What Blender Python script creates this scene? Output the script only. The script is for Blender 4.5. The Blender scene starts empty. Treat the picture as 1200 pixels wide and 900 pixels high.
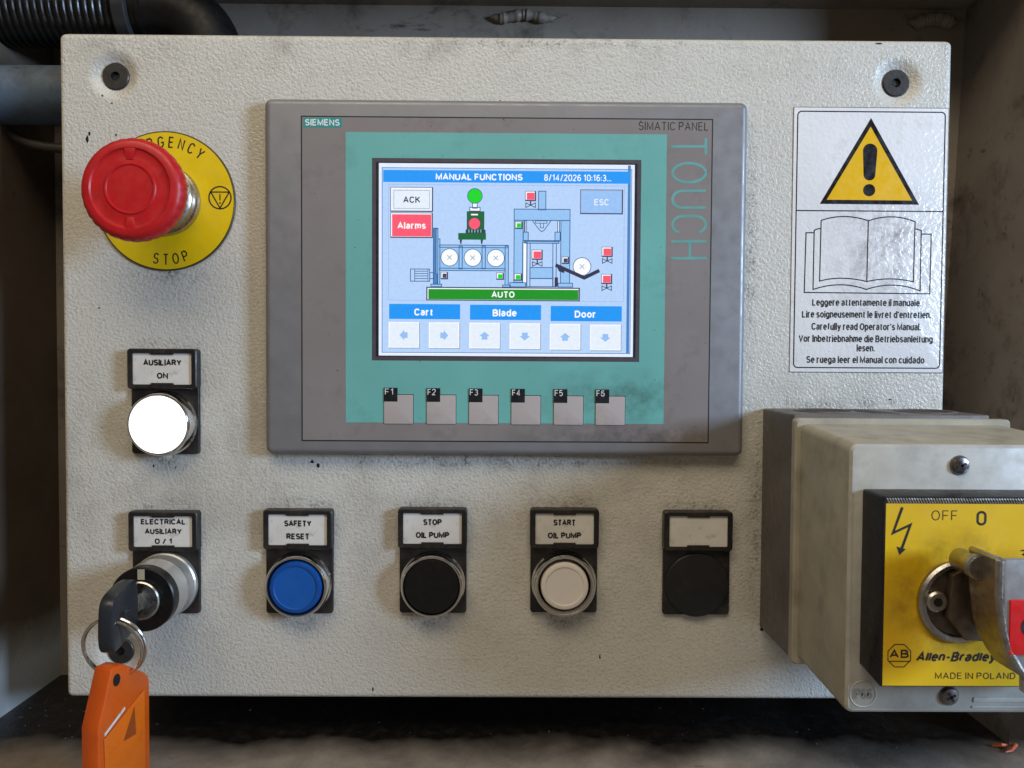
import bpy, math, random
import numpy as np
from mathutils import Matrix, Vector
random.seed(7)
S = bpy.context.scene
COL = S.collection
MM = 0.001
VF = -210.0                       # height of the niche floor in panel millimetres (HMI centre = 0)
PI = math.pi

# ------------------------------------------------------------------ camera
# panel space: u right, v up, w towards the viewer, millimetres.  world = (u, -w, v - VF) * MM
FOC = 900.0                       # focal length in pixels of a 1200 px wide picture
CRX, CRY, CRZ = -0.0308, -0.0059, 0.0061
CP = np.array([1.034, -35.918, 345.99])
def _rot(rx, ry, rz):
    c, s = math.cos, math.sin
    X = np.array([[1,0,0],[0,c(rx),-s(rx)],[0,s(rx),c(rx)]])
    Y = np.array([[c(ry),0,s(ry)],[0,1,0],[-s(ry),0,c(ry)]])
    Z = np.array([[c(rz),-s(rz),0],[s(rz),c(rz),0],[0,0,1]])
    return Z @ Y @ X
CR = _rot(CRX, CRY, CRZ)
def W(u, v, w): return Vector((u*MM, -w*MM, (v-VF)*MM))
A = np.array([[1,0,0],[0,0,-1],[0,1,0]], float)
cam = bpy.data.cameras.new('camera'); camo = bpy.data.objects.new('camera', cam); COL.objects.link(camo)
m = Matrix((A @ CR).tolist()).to_4x4(); m.translation = W(*CP); camo.matrix_world = m
cam.sensor_fit = 'HORIZONTAL'; cam.sensor_width = 36.0; cam.lens = FOC/1200*36.0
cam.clip_start = 0.01; cam.clip_end = 50
cam.dof.use_dof = True; cam.dof.focus_distance = 0.335; cam.dof.aperture_fstop = cam.lens/0.7
S.camera = camo
def P(px, py, w=0.0):             # a picture point on the panel-parallel plane at height w
    d = CR @ np.array([(px-600)/FOC, -(py-450)/FOC, -1.0])
    t = (w - CP[2]) / d[2]
    return float(CP[0]+d[0]*t), float(CP[1]+d[1]*t)
def mmpp(w): return (CP[2]-w)/FOC

# ------------------------------------------------------------------ world, lamps, exposure
wd = bpy.data.worlds.new('World'); S.world = wd; wd.use_nodes = True
bg = wd.node_tree.nodes['Background']; bg.inputs[0].default_value = (1.0, 0.86, 0.68, 1); bg.inputs[1].default_value = 0.13
S.view_settings.view_transform = 'Standard'; S.view_settings.look = 'None'
S.view_settings.exposure = 0; S.view_settings.gamma = 1
S.cycles.use_denoising = True
S.cycles.max_bounces = 8
def area(name, pos, tgt, sx, sy, power, col):
    l = bpy.data.lights.new(name, 'AREA'); l.shape = 'RECTANGLE'; l.size = sx*MM; l.size_y = sy*MM
    l.energy = power; l.color = col
    o = bpy.data.objects.new(name, l); COL.objects.link(o); o.location = W(*pos)
    o.rotation_euler = (W(*tgt)-W(*pos)).to_track_quat('-Z', 'Y').to_euler()
    return o
area('ceiling_lamp', (-120, 720, 620), (0, -20, 0), 1000, 420, 5.8, (1.0, 0.86, 0.65))
area('window_light', (1050, 170, 640), (0, -40, 0), 260, 280, 15.0, (0.52, 0.72, 1.0))

# ------------------------------------------------------------------ materials
def lin(r, g, b):
    f = lambda c: (c/255/12.92) if c/255 <= .04045 else ((c/255+.055)/1.055)**2.4
    return (f(r), f(g), f(b))
class NT:
    def __init__(s, name):
        s.m = bpy.data.materials.new(name); s.m.use_nodes = True; s.t = s.m.node_tree
        s.b = s.t.nodes['Principled BSDF']; s.tc = s.t.nodes.new('ShaderNodeTexCoord')
    def n(s, typ, **kw):
        x = s.t.nodes.new(typ)
        for k, v in kw.items(): setattr(x, k, v)
        return x
    def link(s, a, b): s.t.links.new(a, b)
    def noise(s, scale, detail=3, rough=.55, stretch=None, dist=0):
        x = s.n('ShaderNodeTexNoise'); x.inputs['Scale'].default_value = scale; x.inputs['Detail'].default_value = detail
        x.inputs['Roughness'].default_value = rough; x.inputs['Distortion'].default_value = dist
        if stretch:
            mp = s.n('ShaderNodeMapping'); mp.inputs['Scale'].default_value = stretch
            s.link(s.tc.outputs['Object'], mp.inputs['Vector']); s.link(mp.outputs['Vector'], x.inputs['Vector'])
        else: s.link(s.tc.outputs['Object'], x.inputs['Vector'])
        return x.outputs['Fac']
    def ramp(s, fac, a, b, va=0.0, vb=1.0):
        x = s.n('ShaderNodeMapRange'); x.clamp = True
        for k, v in zip(('From Min','From Max','To Min','To Max'), (a, b, va, vb)): x.inputs[k].default_value = v
        s.link(fac, x.inputs['Value']); return x.outputs['Result']
    def math(s, op, a, b=None):
        x = s.n('ShaderNodeMath', operation=op)
        for i, v in enumerate((a, b)):
            if v is None: continue
            if isinstance(v, (int, float)): x.inputs[i].default_value = v
            else: s.link(v, x.inputs[i])
        return x.outputs[0]
    def mix(s, fac, a, b):
        x = s.n('ShaderNodeMix', data_type='RGBA')
        if isinstance(fac, (int, float)): x.inputs['Factor'].default_value = fac
        else: s.link(fac, x.inputs['Factor'])
        for k, v in ((6, a), (7, b)):
            if isinstance(v, tuple): x.inputs[k].default_value = (*v[:3], 1)
            else: s.link(v, x.inputs[k])
        return x.outputs[2]
    def bump(s, h, strength, dist):
        x = s.n('ShaderNodeBump'); x.inputs['Strength'].default_value = strength; x.inputs['Distance'].default_value = dist
        s.link(h, x.inputs['Height']); s.link(x.outputs['Normal'], s.b.inputs['Normal'])
    def col(s, c):
        if isinstance(c, tuple): s.b.inputs['Base Color'].default_value = (*c[:3], 1)
        else: s.link(c, s.b.inputs['Base Color'])
    def near(s, x, z, rx, rz):      # 1 at a spot of the object, 0 beyond the given radii
        mp = s.n('ShaderNodeMapping'); mp.inputs['Location'].default_value = (-x/rx, 0, -z/rz); mp.inputs['Scale'].default_value = (1/rx, 0, 1/rz)
        s.link(s.tc.outputs['Object'], mp.inputs['Vector']); g = s.n('ShaderNodeVectorMath', operation='LENGTH'); s.link(mp.outputs['Vector'], g.inputs[0])
        return s.ramp(g.outputs['Value'], 1.0, .25)
    def set(s, **kw):
        for k, v in kw.items(): s.b.inputs[k.replace('_', ' ')].default_value = v
def mat(name, rgb, rough=.5, metal=0, var=.12, scale=120, bump=0, bscale=900, spec=.5, coat=0, dirt=0, dirtcol=(.03,.025,.02), dscale=60, rvar=.12):
    k = NT(name); base = tuple(rgb)
    f = k.noise(scale, 4)
    c = k.mix(k.ramp(f, .3, .7), tuple(x*(1-var) for x in base), tuple(min(1, x*(1+var*.6)) for x in base))
    if dirt:
        d = k.ramp(k.noise(dscale, 7, .68), .5, .78, 0, dirt)
        c = k.mix(d, c, dirtcol)
    k.col(c); k.set(Metallic=metal)
    k.b.inputs['Specular IOR Level'].default_value = spec
    k.link(k.ramp(k.noise(scale*2.3, 5), .3, .7, max(.03, rough-rvar), min(1, rough+rvar)), k.b.inputs['Roughness'])
    if coat: k.b.inputs['Coat Weight'].default_value = coat; k.b.inputs['Coat Roughness'].default_value = .15
    if bump: k.bump(k.noise(bscale, 3), bump, .0002)
    return k.m
def emit(name, rgb, strength=1.0):
    k = NT(name); k.col((.01, .01, .012)); k.set(Roughness=.35)
    f = k.noise(700, 2)
    c = k.mix(k.ramp(f, .35, .65), tuple(x*.965 for x in rgb), tuple(min(1.5, x*1.03) for x in rgb))
    k.link(c, k.b.inputs['Emission Color']); k.b.inputs['Emission Strength'].default_value = strength
    return k.m

def plate_material():
    k = NT('textured_cream_paint')
    peel = k.noise(760, 2.5, .5, dist=.5)
    big = k.noise(11, 4, .6); fine = k.noise(95, 6, .66)
    c = k.mix(k.ramp(big, .35, .68), lin(200, 197, 188), lin(206, 203, 195))
    c = k.mix(k.ramp(fine, .54, .8, 0, .2), c, lin(120, 108, 92))
    c = k.mix(k.ramp(peel, .5, .3, 0, .22), c, lin(128, 116, 100))      # grime kept in the hollows
    sep = k.n('ShaderNodeSeparateXYZ'); k.link(k.tc.outputs['Object'], sep.inputs[0])
    blot = k.noise(26, 7, .7)
    # sooty handling marks above the HMI, round the switches and under the top edge
    def band(axis, a, b, c_, d_):
        x = sep.outputs[axis]
        return k.math('MULTIPLY', k.ramp(x, a, b), k.ramp(x, c_, d_, 1, 0))
    low = k.math('MULTIPLY', band('Z', -.19, -.10, -.055, -.03), k.ramp(blot, .44, .68, 0, .32))
    c = k.mix(low, c, lin(92, 78, 62))
    top = k.math('MULTIPLY', band('Z', .088, .103, .107, .112), k.ramp(k.noise(42, 6, .7), .48, .68, 0, .38))
    c = k.mix(top, c, lin(88, 76, 62))
    grit = k.ramp(k.noise(150, 7, .75), .44, .62, 0, .75); acc = None
    for cx, cy, ru, rv in ((195, 405, 20, 5), (195, 536, 17, 7), (196, 594, 20, 5), (352, 592, 20, 5), (352, 722, 17, 8), (508, 591, 20, 4), (508, 724, 18, 9), (661, 591, 20, 5), (661, 724, 17, 7),
                           (816, 594, 20, 5), (590, 541, 120, 5), (886, 610, 5, 60), (990, 474, 50, 3), (640, 50, 90, 3), (195, 322, 24, 5), (880, 300, 4, 70)):
        uu, vv = P(cx, cy); q = k.near(uu*MM, vv*MM, ru*MM, rv*MM); acc = q if acc is None else k.math('MAXIMUM', acc, q)
    c = k.mix(k.math('MULTIPLY', k.math('MULTIPLY', acc, grit), k.ramp(peel, .56, .38, .22, 1)), c, lin(58, 49, 40))
    speck = k.math('MULTIPLY', k.ramp(k.noise(420, 3, .7), .70, .735), k.ramp(k.noise(20, 3), .48, .6))
    pit = speck
    c = k.mix(k.math('MULTIPLY', pit, .9), c, lin(34, 30, 27))
    k.col(c)
    k.link(k.ramp(fine, .3, .7, .26, .42), k.b.inputs['Roughness'])
    h = k.math('SUBTRACT', peel, k.math('MULTIPLY', pit, .5))
    k.bump(h, .52, .0010)
    return k.m
M = {}
M['plate'] = plate_material()
M['plate_dark'] = mat('dull_painted_steel', lin(95, 88, 78), .6, var=.2, dirt=.5)
def wall_mat(name, a, b, sc):
    k = NT(name)
    c = k.mix(k.ramp(k.noise(14, 5, .6), .35, .7), a, b)
    c = k.mix(k.ramp(k.noise(38, 8, .72, (1, 1, 1.0)), .52, .72, 0, .75), c, lin(48, 40, 33))
    c = k.mix(k.ramp(k.noise(60, 7, .75, (.5, 2.2, 1.6)), .60, .70, 0, .85), c, lin(26, 21, 18))
    k.col(c); k.link(k.ramp(k.noise(70, 4), .3, .7, .42, .7), k.b.inputs['Roughness'])
    k.bump(k.noise(sc, 4), .25, .0006); return k.m
M['wall'] = wall_mat('grimy_grey_paint', lin(128, 118, 107), lin(146, 136, 125), 300)
def foot_light_wall():
    k = NT('brown_wall_painted_foot_light')
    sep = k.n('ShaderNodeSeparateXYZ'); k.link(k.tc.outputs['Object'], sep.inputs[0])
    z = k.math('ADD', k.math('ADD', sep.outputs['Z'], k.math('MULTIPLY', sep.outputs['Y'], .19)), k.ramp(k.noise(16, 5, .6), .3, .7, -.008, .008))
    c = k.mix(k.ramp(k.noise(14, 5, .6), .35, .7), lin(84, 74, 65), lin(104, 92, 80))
    c = k.mix(k.ramp(z, .052, .026), c, lin(176, 182, 184))  # pale light along the wall's foot, painted in; the brown above stands for shade
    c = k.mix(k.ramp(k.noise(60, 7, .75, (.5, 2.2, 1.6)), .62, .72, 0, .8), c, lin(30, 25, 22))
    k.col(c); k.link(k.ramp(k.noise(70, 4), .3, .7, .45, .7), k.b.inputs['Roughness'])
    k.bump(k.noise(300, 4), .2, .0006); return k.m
M['wall_foot_light'] = foot_light_wall()
M['wall_blue'] = wall_mat('grimy_pale_paint', lin(150, 158, 164), lin(168, 174, 178), 300)
def floor_mat():
    k = NT('oily_dirty_floor')
    c = k.mix(k.ramp(k.noise(30, 6, .65), .35, .7), lin(112, 102, 92), lin(150, 140, 128))
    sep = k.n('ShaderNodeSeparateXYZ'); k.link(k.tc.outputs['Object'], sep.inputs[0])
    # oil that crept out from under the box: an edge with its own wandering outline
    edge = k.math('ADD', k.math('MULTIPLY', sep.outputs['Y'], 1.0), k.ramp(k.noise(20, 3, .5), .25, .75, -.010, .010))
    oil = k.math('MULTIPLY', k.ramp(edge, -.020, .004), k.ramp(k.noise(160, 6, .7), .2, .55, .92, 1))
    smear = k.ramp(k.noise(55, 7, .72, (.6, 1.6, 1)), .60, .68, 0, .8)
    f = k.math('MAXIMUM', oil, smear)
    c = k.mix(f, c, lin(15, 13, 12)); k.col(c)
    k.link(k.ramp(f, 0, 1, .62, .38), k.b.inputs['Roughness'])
    k.bump(k.noise(420, 5, .7), .3, .0010); return k.m
M['floor'] = floor_mat()
M['bezel'] = mat('grey_cast_bezel', lin(134, 133, 136), .42, .25, var=.08, scale=60, bump=.10, bscale=2500, dirt=.10, dscale=55)
M['groove'] = mat('dark_groove', lin(24, 24, 26), .6)
def film(name, rgb, dirt=.45, smudge=None):
    k = NT(name)
    c = k.mix(k.ramp(k.noise(25, 4), .3, .7), tuple(x*.93 for x in rgb), tuple(x*1.05 for x in rgb))
    c = k.mix(k.ramp(k.noise(48, 7, .7), .55, .74, 0, dirt), c, lin(58, 50, 45))
    c = k.mix(k.ramp(k.noise(520, 2, .6), .74, .77, 0, .8), c, lin(40, 36, 34))
    if smudge: c = k.mix(k.math('MULTIPLY', k.near(*smudge[:4]), k.ramp(k.noise(85, 7, .72), .36, .62, 0, smudge[4])), c, smudge[5])
    k.col(c); k.link(k.ramp(k.noise(40, 5), .3, .7, .34, .5), k.b.inputs['Roughness'])
    k.bump(k.noise(2600, 2), .08, .0002); return k.m
M['film'] = film('grey_front_film', lin(134, 127, 126), .3, (.055, -.071, .07, .012, .6, lin(58, 53, 52)))
M['key_grey'] = film('function_key_film', lin(178, 168, 165), .25)
M['teal'] = film('teal_front_film', lin(110, 178, 172), .2, (.050, -.053, .045, .016, .55, lin(48, 70, 66)))
M['tealtxt'] = mat('teal_print', lin(104, 164, 160), .45)
M['brandteal'] = mat('brand_teal', lin(20, 150, 148), .4)
M['white'] = mat('white_print', (.8, .8, .8), .5, var=.04)
M['ink'] = mat('black_ink', lin(26, 25, 26), .5)
M['inkfade'] = mat('worn_black_ink', lin(30, 28, 28), .45, var=.5, scale=900)
M['keyblack'] = mat('key_label_black', lin(14, 20, 26), .45)
M['lcdframe'] = mat('dark_screen_frame', lin(78, 72, 80), .45)
M['lcdinner'] = mat('black_screen_edge', lin(30, 30, 48), .4)
M['holder'] = mat('black_moulded_plastic', lin(27, 25, 26), .42, var=.25, bump=.08, bscale=1800, dirt=.4, dirtcol=lin(92, 82, 70), dscale=110)
def card():
    k = NT('worn_white_card')
    c = k.mix(k.ramp(k.noise(70, 5), .3, .7), lin(204, 200, 194), lin(222, 219, 214))
    c = k.mix(k.ramp(k.noise(160, 7, .75), .58, .72, 0, .6), c, lin(120, 104, 86))
    k.col(c); k.set(Roughness=.4); return k.m
M['card'] = card()
M['chrome'] = mat('polished_chrome', (.72, .70, .67), .16, 1, var=.06, rvar=.06)
M['steel'] = mat('dull_zinc_steel', (.50, .48, .44), .32, 1, var=.2, scale=200, dirt=.35, dirtcol=lin(80, 66, 48), dscale=200)
M['cast'] = mat('worn_cast_metal', (.46, .44, .42), .36, 1, var=.2, scale=300, bump=.15, bscale=900, dirt=.5, dirtcol=lin(70, 52, 36), dscale=110)
M['castdark'] = mat('brown_tarnished_metal', (.36, .30, .24), .40, .9, var=.2, scale=250, bump=.12, bscale=900, dirt=.4, dirtcol=lin(46, 34, 24), dscale=110)
M['hubdark'] = mat('dirty_brown_recess', (.16, .125, .095), .5, .8, var=.3, scale=250, dirt=.5, dirtcol=lin(40, 28, 18), dscale=110)
M['screw'] = mat('dark_steel_screw', (.22, .20, .20), .28, .9, var=.2)
M['castlight'] = mat('grey_satin_metal', lin(164, 165, 170), .38, .35, var=.08, dirt=.2)
M['bluebtn'] = mat('blue_plastic', lin(10, 74, 150), .34, var=.06, spec=.5, dirt=.12, dscale=120)
M['bluebtn2'] = mat('blue_plastic_face', lin(16, 88, 172), .38, var=.06, dirt=.12, dscale=120)
M['blackbtn'] = mat('black_plastic_button', lin(9, 9, 10), .38, var=.1)
M['whitebtn'] = mat('ivory_plastic_button', lin(230, 222, 215), .38, var=.05, dirt=.1, dscale=120)
M['plug'] = mat('black_plug_plastic', lin(24, 24, 25), .55, var=.2, dirt=.2, dirtcol=lin(70, 66, 62))
M['red'] = mat('red_mushroom_plastic', lin(196, 24, 30), .40, var=.10, scale=90, dirt=.35, dirtcol=lin(70, 10, 14), dscale=75)
M['yellow'] = mat('yellow_disc', lin(232, 196, 10), .42, var=.06, dirt=.18, dirtcol=lin(110, 92, 20), dscale=70)
def yellow_face():
    k = NT('yellow_switch_label'); x, z = YG
    c = k.mix(k.ramp(k.noise(55, 4), .3, .7), lin(222, 178, 4), lin(232, 190, 8))
    c = k.mix(k.ramp(k.noise(60, 7, .7), .55, .76, 0, .3), c, lin(120, 92, 14))
    c = k.mix(k.math('MULTIPLY', k.ramp(k.near(x, z, .030, .028), .08, .5), k.ramp(k.noise(75, 7, .72), .36, .66, .08, .6)), c, lin(104, 74, 16))
    k.col(c); k.link(k.ramp(k.noise(90, 5), .3, .7, .35, .55), k.b.inputs['Roughness']); return k.m
M['discedge'] = mat('disc_dark_edge', lin(74, 62, 20), .5)
M['bolt'] = mat('black_oxide_bolt', lin(56, 53, 52), .45, .3, var=.25, scale=300)
M['socket'] = mat('bolt_socket', lin(10, 9, 9), .6)
def sticker():
    k = NT('wrinkled_white_sticker')
    c = k.mix(k.ramp(k.noise(22, 4), .3, .7), lin(222, 221, 224), lin(234, 234, 236))
    sep = k.n('ShaderNodeSeparateXYZ'); k.link(k.tc.outputs['Object'], sep.inputs[0])
    zone = k.math('MULTIPLY', k.ramp(sep.outputs['Z'], -.045, -.015), k.ramp(sep.outputs['Z'], .008, .03, 1, 0))
    zone = k.math('MULTIPLY', zone, k.math('MULTIPLY', k.ramp(sep.outputs['X'], -.022, .0), k.ramp(sep.outputs['X'], .014, .034, 1, 0)))
    grime = k.math('MULTIPLY', zone, k.ramp(k.noise(130, 8, .78), .43, .66, 0, .62))
    c = k.mix(grime, c, lin(96, 80, 74))
    c = k.mix(k.ramp(k.noise(50, 7, .7), .56, .75, 0, .35), c, lin(140, 128, 120))
    k.col(c); k.set(Roughness=.2)
    k.bump(k.noise(480, 2.5, .5, dist=.4), .40, .0007); return k.m
M['sticker'] = sticker()
M['stickedge'] = mat('grimy_sticker_edge', lin(120, 112, 104), .6, var=.6, scale=300)
M['stickyellow'] = mat('sticker_yellow', lin(234, 184, 22), .3, var=.04, bump=.25, bscale=480, dirt=.15, dirtcol=lin(130, 90, 20))
M['stickblack'] = mat('sticker_black', lin(20, 15, 21), .3, var=.1, bump=.25, bscale=480)
M['beige'] = mat('aged_beige_plastic', lin(166, 159, 141), .5, var=.16, scale=70, bump=.12, bscale=1500, dirt=.5, dirtcol=lin(84, 66, 40), dscale=50)
M['boxface'] = mat('aged_grey_face', lin(178, 176, 168), .45, var=.16, scale=80, bump=.12, bscale=1500, dirt=.55, dirtcol=lin(110, 104, 94), dscale=60)
M['emboss'] = mat('embossed_grey', lin(128, 126, 120), .5)
M['boxbase'] = mat('dark_grey_base', lin(100, 94, 90), .5, var=.2, dirt=.4, dirtcol=lin(60, 46, 34), dscale=60)
M['escut'] = mat('black_escutcheon', lin(26, 24, 25), .35, var=.2)
M['hole'] = mat('knockout_shadow', lin(16, 13, 12), .7)
M['ridge'] = mat('silver_ridge', (.62, .62, .62), .3, .8)
M['redins'] = mat('red_insert', lin(214, 22, 26), .4)
M['barrel'] = mat('silver_plastic_barrel', (.58, .56, .52), .36, .7, var=.1, dirt=.3, dirtcol=lin(110, 98, 84))
M['keyhead'] = mat('black_key_plastic', lin(36, 39, 44), .36, var=.15, bump=.06, bscale=2500)
M['mark'] = mat('ivory_mark', lin(168, 160, 138), .5)
def orange(name, rgb, tr):
    k = NT(name)
    c = k.mix(k.ramp(k.noise(90, 5), .3, .7), tuple(x*.85 for x in rgb), rgb)
    c = k.mix(k.ramp(k.noise(140, 7, .7), .58, .75, 0, .45), c, lin(120, 52, 14)); k.col(c)
    k.set(Roughness=.3); k.b.inputs['Subsurface Weight'].default_value = tr
    k.b.inputs['Subsurface Radius'].default_value = (.004, .0015, .0005); k.b.inputs['Subsurface Scale'].default_value = 1
    return k.m
M['orange'] = orange('orange_plastic', lin(212, 90, 18), .25)
M['orange2'] = orange('orange_window', lin(230, 108, 20), .15)
M['orangedk'] = mat('dark_orange_mark', lin(150, 66, 14), .5)
M['hose'] = mat('black_conduit', lin(12, 12, 13), .3, var=.2)
M['hose2'] = mat('gloss_black_elbow', lin(11, 11, 12), .5, var=.2, spec=.25)
M['collar'] = mat('grey_black_collar', lin(42, 42, 45), .45)
M['cable'] = mat('dark_cable', lin(66, 60, 54), .5, var=.2)
M['scrap'] = mat('orange_scrap', lin(176, 74, 28), .5)
M['swarf'] = mat('pale_swarf', lin(110, 112, 122), .4, .5)
M['lamp'] = emit('lit_lamp_white', (1.0, 1.0, 1.0), 2.2)
E = {}
for n, c in dict(bg=(182, 211, 251), border=(226, 238, 255), edge=(70, 120, 190), bar=(24, 150, 246), white=(250, 252, 255), btn=(230, 240, 252),
                 ink=(52, 62, 78), red=(250, 88, 114), esc=(152, 194, 246), green=(14, 214, 34), dgreen=(4, 104, 52), autog=(18, 148, 28),
                 line=(34, 88, 140), fill=(150, 196, 244), steelb=(70, 128, 190), navy=(60, 66, 100), arm=(48, 48, 74), arrow=(150, 192, 244),
                 shade=(140, 160, 186), frame=(160, 184, 226), lilac=(198, 206, 246)).items():
    E[n] = emit('screen_'+n, lin(*c), 1.0)

# ------------------------------------------------------------------ mesh builder (panel millimetres)
def _ar(cx, cy, rx, ry, a0, a1, n=9):
    return [(cx+rx*math.cos(math.radians(a0+(a1-a0)*i/n)), cy+ry*math.sin(math.radians(a0+(a1-a0)*i/n))) for i in range(n+1)]
def _font():
    a = _ar; G = {}
    w = .58; r = w/2
    st = a(r, 1-r, r, r, 0, 180)+a(r, r, r, r, 180, 360); st.append(st[0])
    G['O'] = (w+.08, [a(.33, .5, .33, .5, 90, 450, 24)]); G['O'] = (.66, [a(.33, .5, .33, .5, 90, 450, 24)])
    G['0'] = (.52, [a(.26, .72, .26, .28, 0, 180)+a(.26, .28, .26, .28, 180, 360)+[(.52, .72)]])
    G['C'] = (w, [a(r, .69, r, .31, 22, 180)+a(r, .31, r, .31, 180, 338)])
    G['G'] = (.62, [a(.31, .69, .31, .31, 25, 180)+a(.31, .31, .31, .31, 180, 350)+[(.62, .46), (.34, .46)]])
    G['S'] = (.54, [a(.27, .745, .25, .255, 25, 240, 12)+a(.27, .265, .27, .265, 62, -155, 12)])
    G['U'] = (w, [[(0, 1)]+a(r, .29, r, .29, 180, 360)+[(w, 1)]])
    G['D'] = (.6, [[(0, 0), (0, 1), (.25, 1)]+a(.25, .5, .35, .5, 90, -90, 14)+[(0, 0), (0, .05)]])
    G['P'] = (.54, [[(0, 0), (0, 1), (.3, 1)]+a(.3, .74, .24, .26, 90, -90)+[(0, .48)]])
    G['R'] = (.58, [[(0, 0), (0, 1), (.3, 1)]+a(.3, .745, .24, .255, 90, -90)+[(0, .49)], [(.3, .49), (.58, 0)]])
    G['B'] = (.56, [[(0, .5), (0, 1), (.3, 1)]+a(.3, .76, .21, .24, 90, -90)+[(0, .52)], [(0, .52), (.3, .52)]+a(.3, .26, .26, .26, 90, -90)+[(0, 0), (0, .55)]])
    G['A'] = (.66, [[(0, 0), (.33, 1), (.66, 0)], [(.11, .31), (.55, .31)]])
    G['E'] = (.5, [[(.5, 1), (0, 1), (0, 0), (.5, 0)], [(0, .52), (.45, .52)]])
    G['F'] = (.48, [[(.48, 1), (0, 1), (0, 0)], [(0, .5), (.42, .5)]])
    G['H'] = (.58, [[(0, 0), (0, 1)], [(w, 0), (w, 1)], [(0, .52), (w, .52)]])
    G['I'] = (0, [[(0, 0), (0, 1)]]); G['l'] = G['I']
    G['K'] = (.58, [[(0, 0), (0, 1)], [(.55, 1), (0, .4)], [(.2, .6), (.58, 0)]])
    G['L'] = (.46, [[(0, 1), (0, 0), (.46, 0)]])
    G['M'] = (.74, [[(0, 0), (0, 1), (.37, .1), (.74, 1), (.74, 0)]])
    G['N'] = (.58, [[(0, 0), (0, 1), (.58, 0), (.58, 1)]])
    G['T'] = (.56, [[(0, 1), (.56, 1)], [(.28, 1), (.28, 0)]])
    G['V'] = (.62, [[(0, 1), (.31, 0), (.62, 1)]])
    G['X'] = (.6, [[(0, 0), (.6, 1)], [(0, 1), (.6, 0)]])
    G['Y'] = (.62, [[(0, 1), (.31, .44), (.62, 1)], [(.31, .46), (.31, 0)]])
    G['1'] = (.3, [[(0, .78), (.24, 1), (.24, 0)]])
    G['2'] = (.5, [a(.25, .74, .25, .26, 170, -20)+[(0, 0), (.5, 0)]])
    G['3'] = (.5, [a(.24, .75, .22, .25, 150, -85)+a(.24, .26, .26, .26, 85, -150)])
    G['4'] = (.54, [[(.54, .27), (0, .27), (.38, 1), (.38, 0)]])
    G['5'] = (.5, [[(.46, 1), (.07, 1), (.03, .55)]+a(.24, .32, .26, .32, 115, -145)])
    G['6'] = (.52, [a(.28, .7, .24, .3, 40, 180)+a(.26, .3, .26, .3, 180, 540, 16)])
    G['8'] = (.52, [a(.26, .76, .22, .24, -90, 270, 16), a(.26, .26, .26, .26, 90, 450, 16)])
    G['.'] = (.0, [[(0, -.05), (0, .1)]]); G[':'] = (.0, [[(0, .05), (0, .2)], [(0, .52), (0, .67)]])
    G['/'] = (.34, [[(0, -.05), (.34, 1.05)]]); G['-'] = (.3, [[(0, .4), (.3, .4)]]); G["'"] = (0, [[(0, .76), (0, 1.02)]])
    h = .74; q = h/2
    G['a'] = (.44, [a(.22, h-.22, .2, .22, 160, 0)+[(.42, .06), (.46, 0)], [(.42, .43), (.22, .41)]+a(.2, .2, .19, .2, 95, 285)+[(.42, .14)]])
    bowl = a(.23, q, .23, q, 90, 450, 18)
    G['o'] = (.48, [a(.24, q, .24, q, 90, 450, 18)])
    G['b'] = (.46, [[(0, 0), (0, 1)], bowl]); G['d'] = (.46, [[(.46, 0), (.46, 1)], bowl])
    G['p'] = (.46, [[(0, -.28), (0, h)], bowl]); G['g'] = (.46, [[(.46, h), (.46, -.06)]+a(.23, -.06, .23, .2, 0, -150), bowl])
    G['c'] = (.44, [a(.23, q, .23, q, 40, 320, 16)])
    G['e'] = (.46, [[(.02, q+.02), (.46, q+.02)]+a(.23, q, .23, q, 8, 318, 18)])
    G['f'] = (.28, [[(.3, 1)]+a(.26, .84, .14, .16, 100, 180, 5)+[(.12, 0)], [(0, h-.02), (.28, h-.02)]])
    G['h'] = (.42, [[(0, 0), (0, 1)], [(0, .46)]+a(.21, h-.22, .21, .22, 170, 0)+[(.42, 0)]])
    G['n'] = (.42, [[(0, 0), (0, h)], [(0, .46)]+a(.21, h-.22, .21, .22, 170, 0)+[(.42, 0)]])
    G['m'] = (.7, [[(0, 0), (0, h)], [(0, .46)]+a(.175, h-.19, .175, .19, 170, 0)+[(.35, 0)], [(.35, .46)]+a(.525, h-.19, .175, .19, 170, 0)+[(.7, 0)]])
    G['u'] = (.42, [[(0, h)]+a(.21, .22, .21, .22, 180, 350)+[(.42, .26)], [(.42, 0), (.42, h)]])
    G['i'] = (0, [[(0, 0), (0, h-.06)], [(0, .9), (0, 1.06)]])
    G['r'] = (.28, [[(0, 0), (0, h)], [(0, .44)]+a(.22, h-.26, .22, .26, 170, 75)])
    G['s'] = (.4, [a(.2, .55, .18, .19, 25, 240, 10)+a(.2, .19, .2, .19, 62, -155, 10)])
    G['t'] = (.28, [[(.11, .96), (.11, .14)]+a(.24, .14, .13, .14, 180, 280, 6), [(0, h-.02), (.28, h-.02)]])
    G['v'] = (.46, [[(0, h), (.23, 0), (.46, h)]])
    G['y'] = (.46, [[(0, h), (.23, .02)], [(.46, h), (.2, -.12), (.12, -.26), (0, -.26)]])
    return G
FONT = _font()
def lines_of(st, gap, shear=0.0):
    x = 0; out = []
    for ch in st:
        if ch == ' ': x += .30; continue
        w, ls = FONT[ch]
        for l in ls: out.append([(x+a+shear*b, b) for a, b in l])
        x += w+gap
    return out

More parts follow.
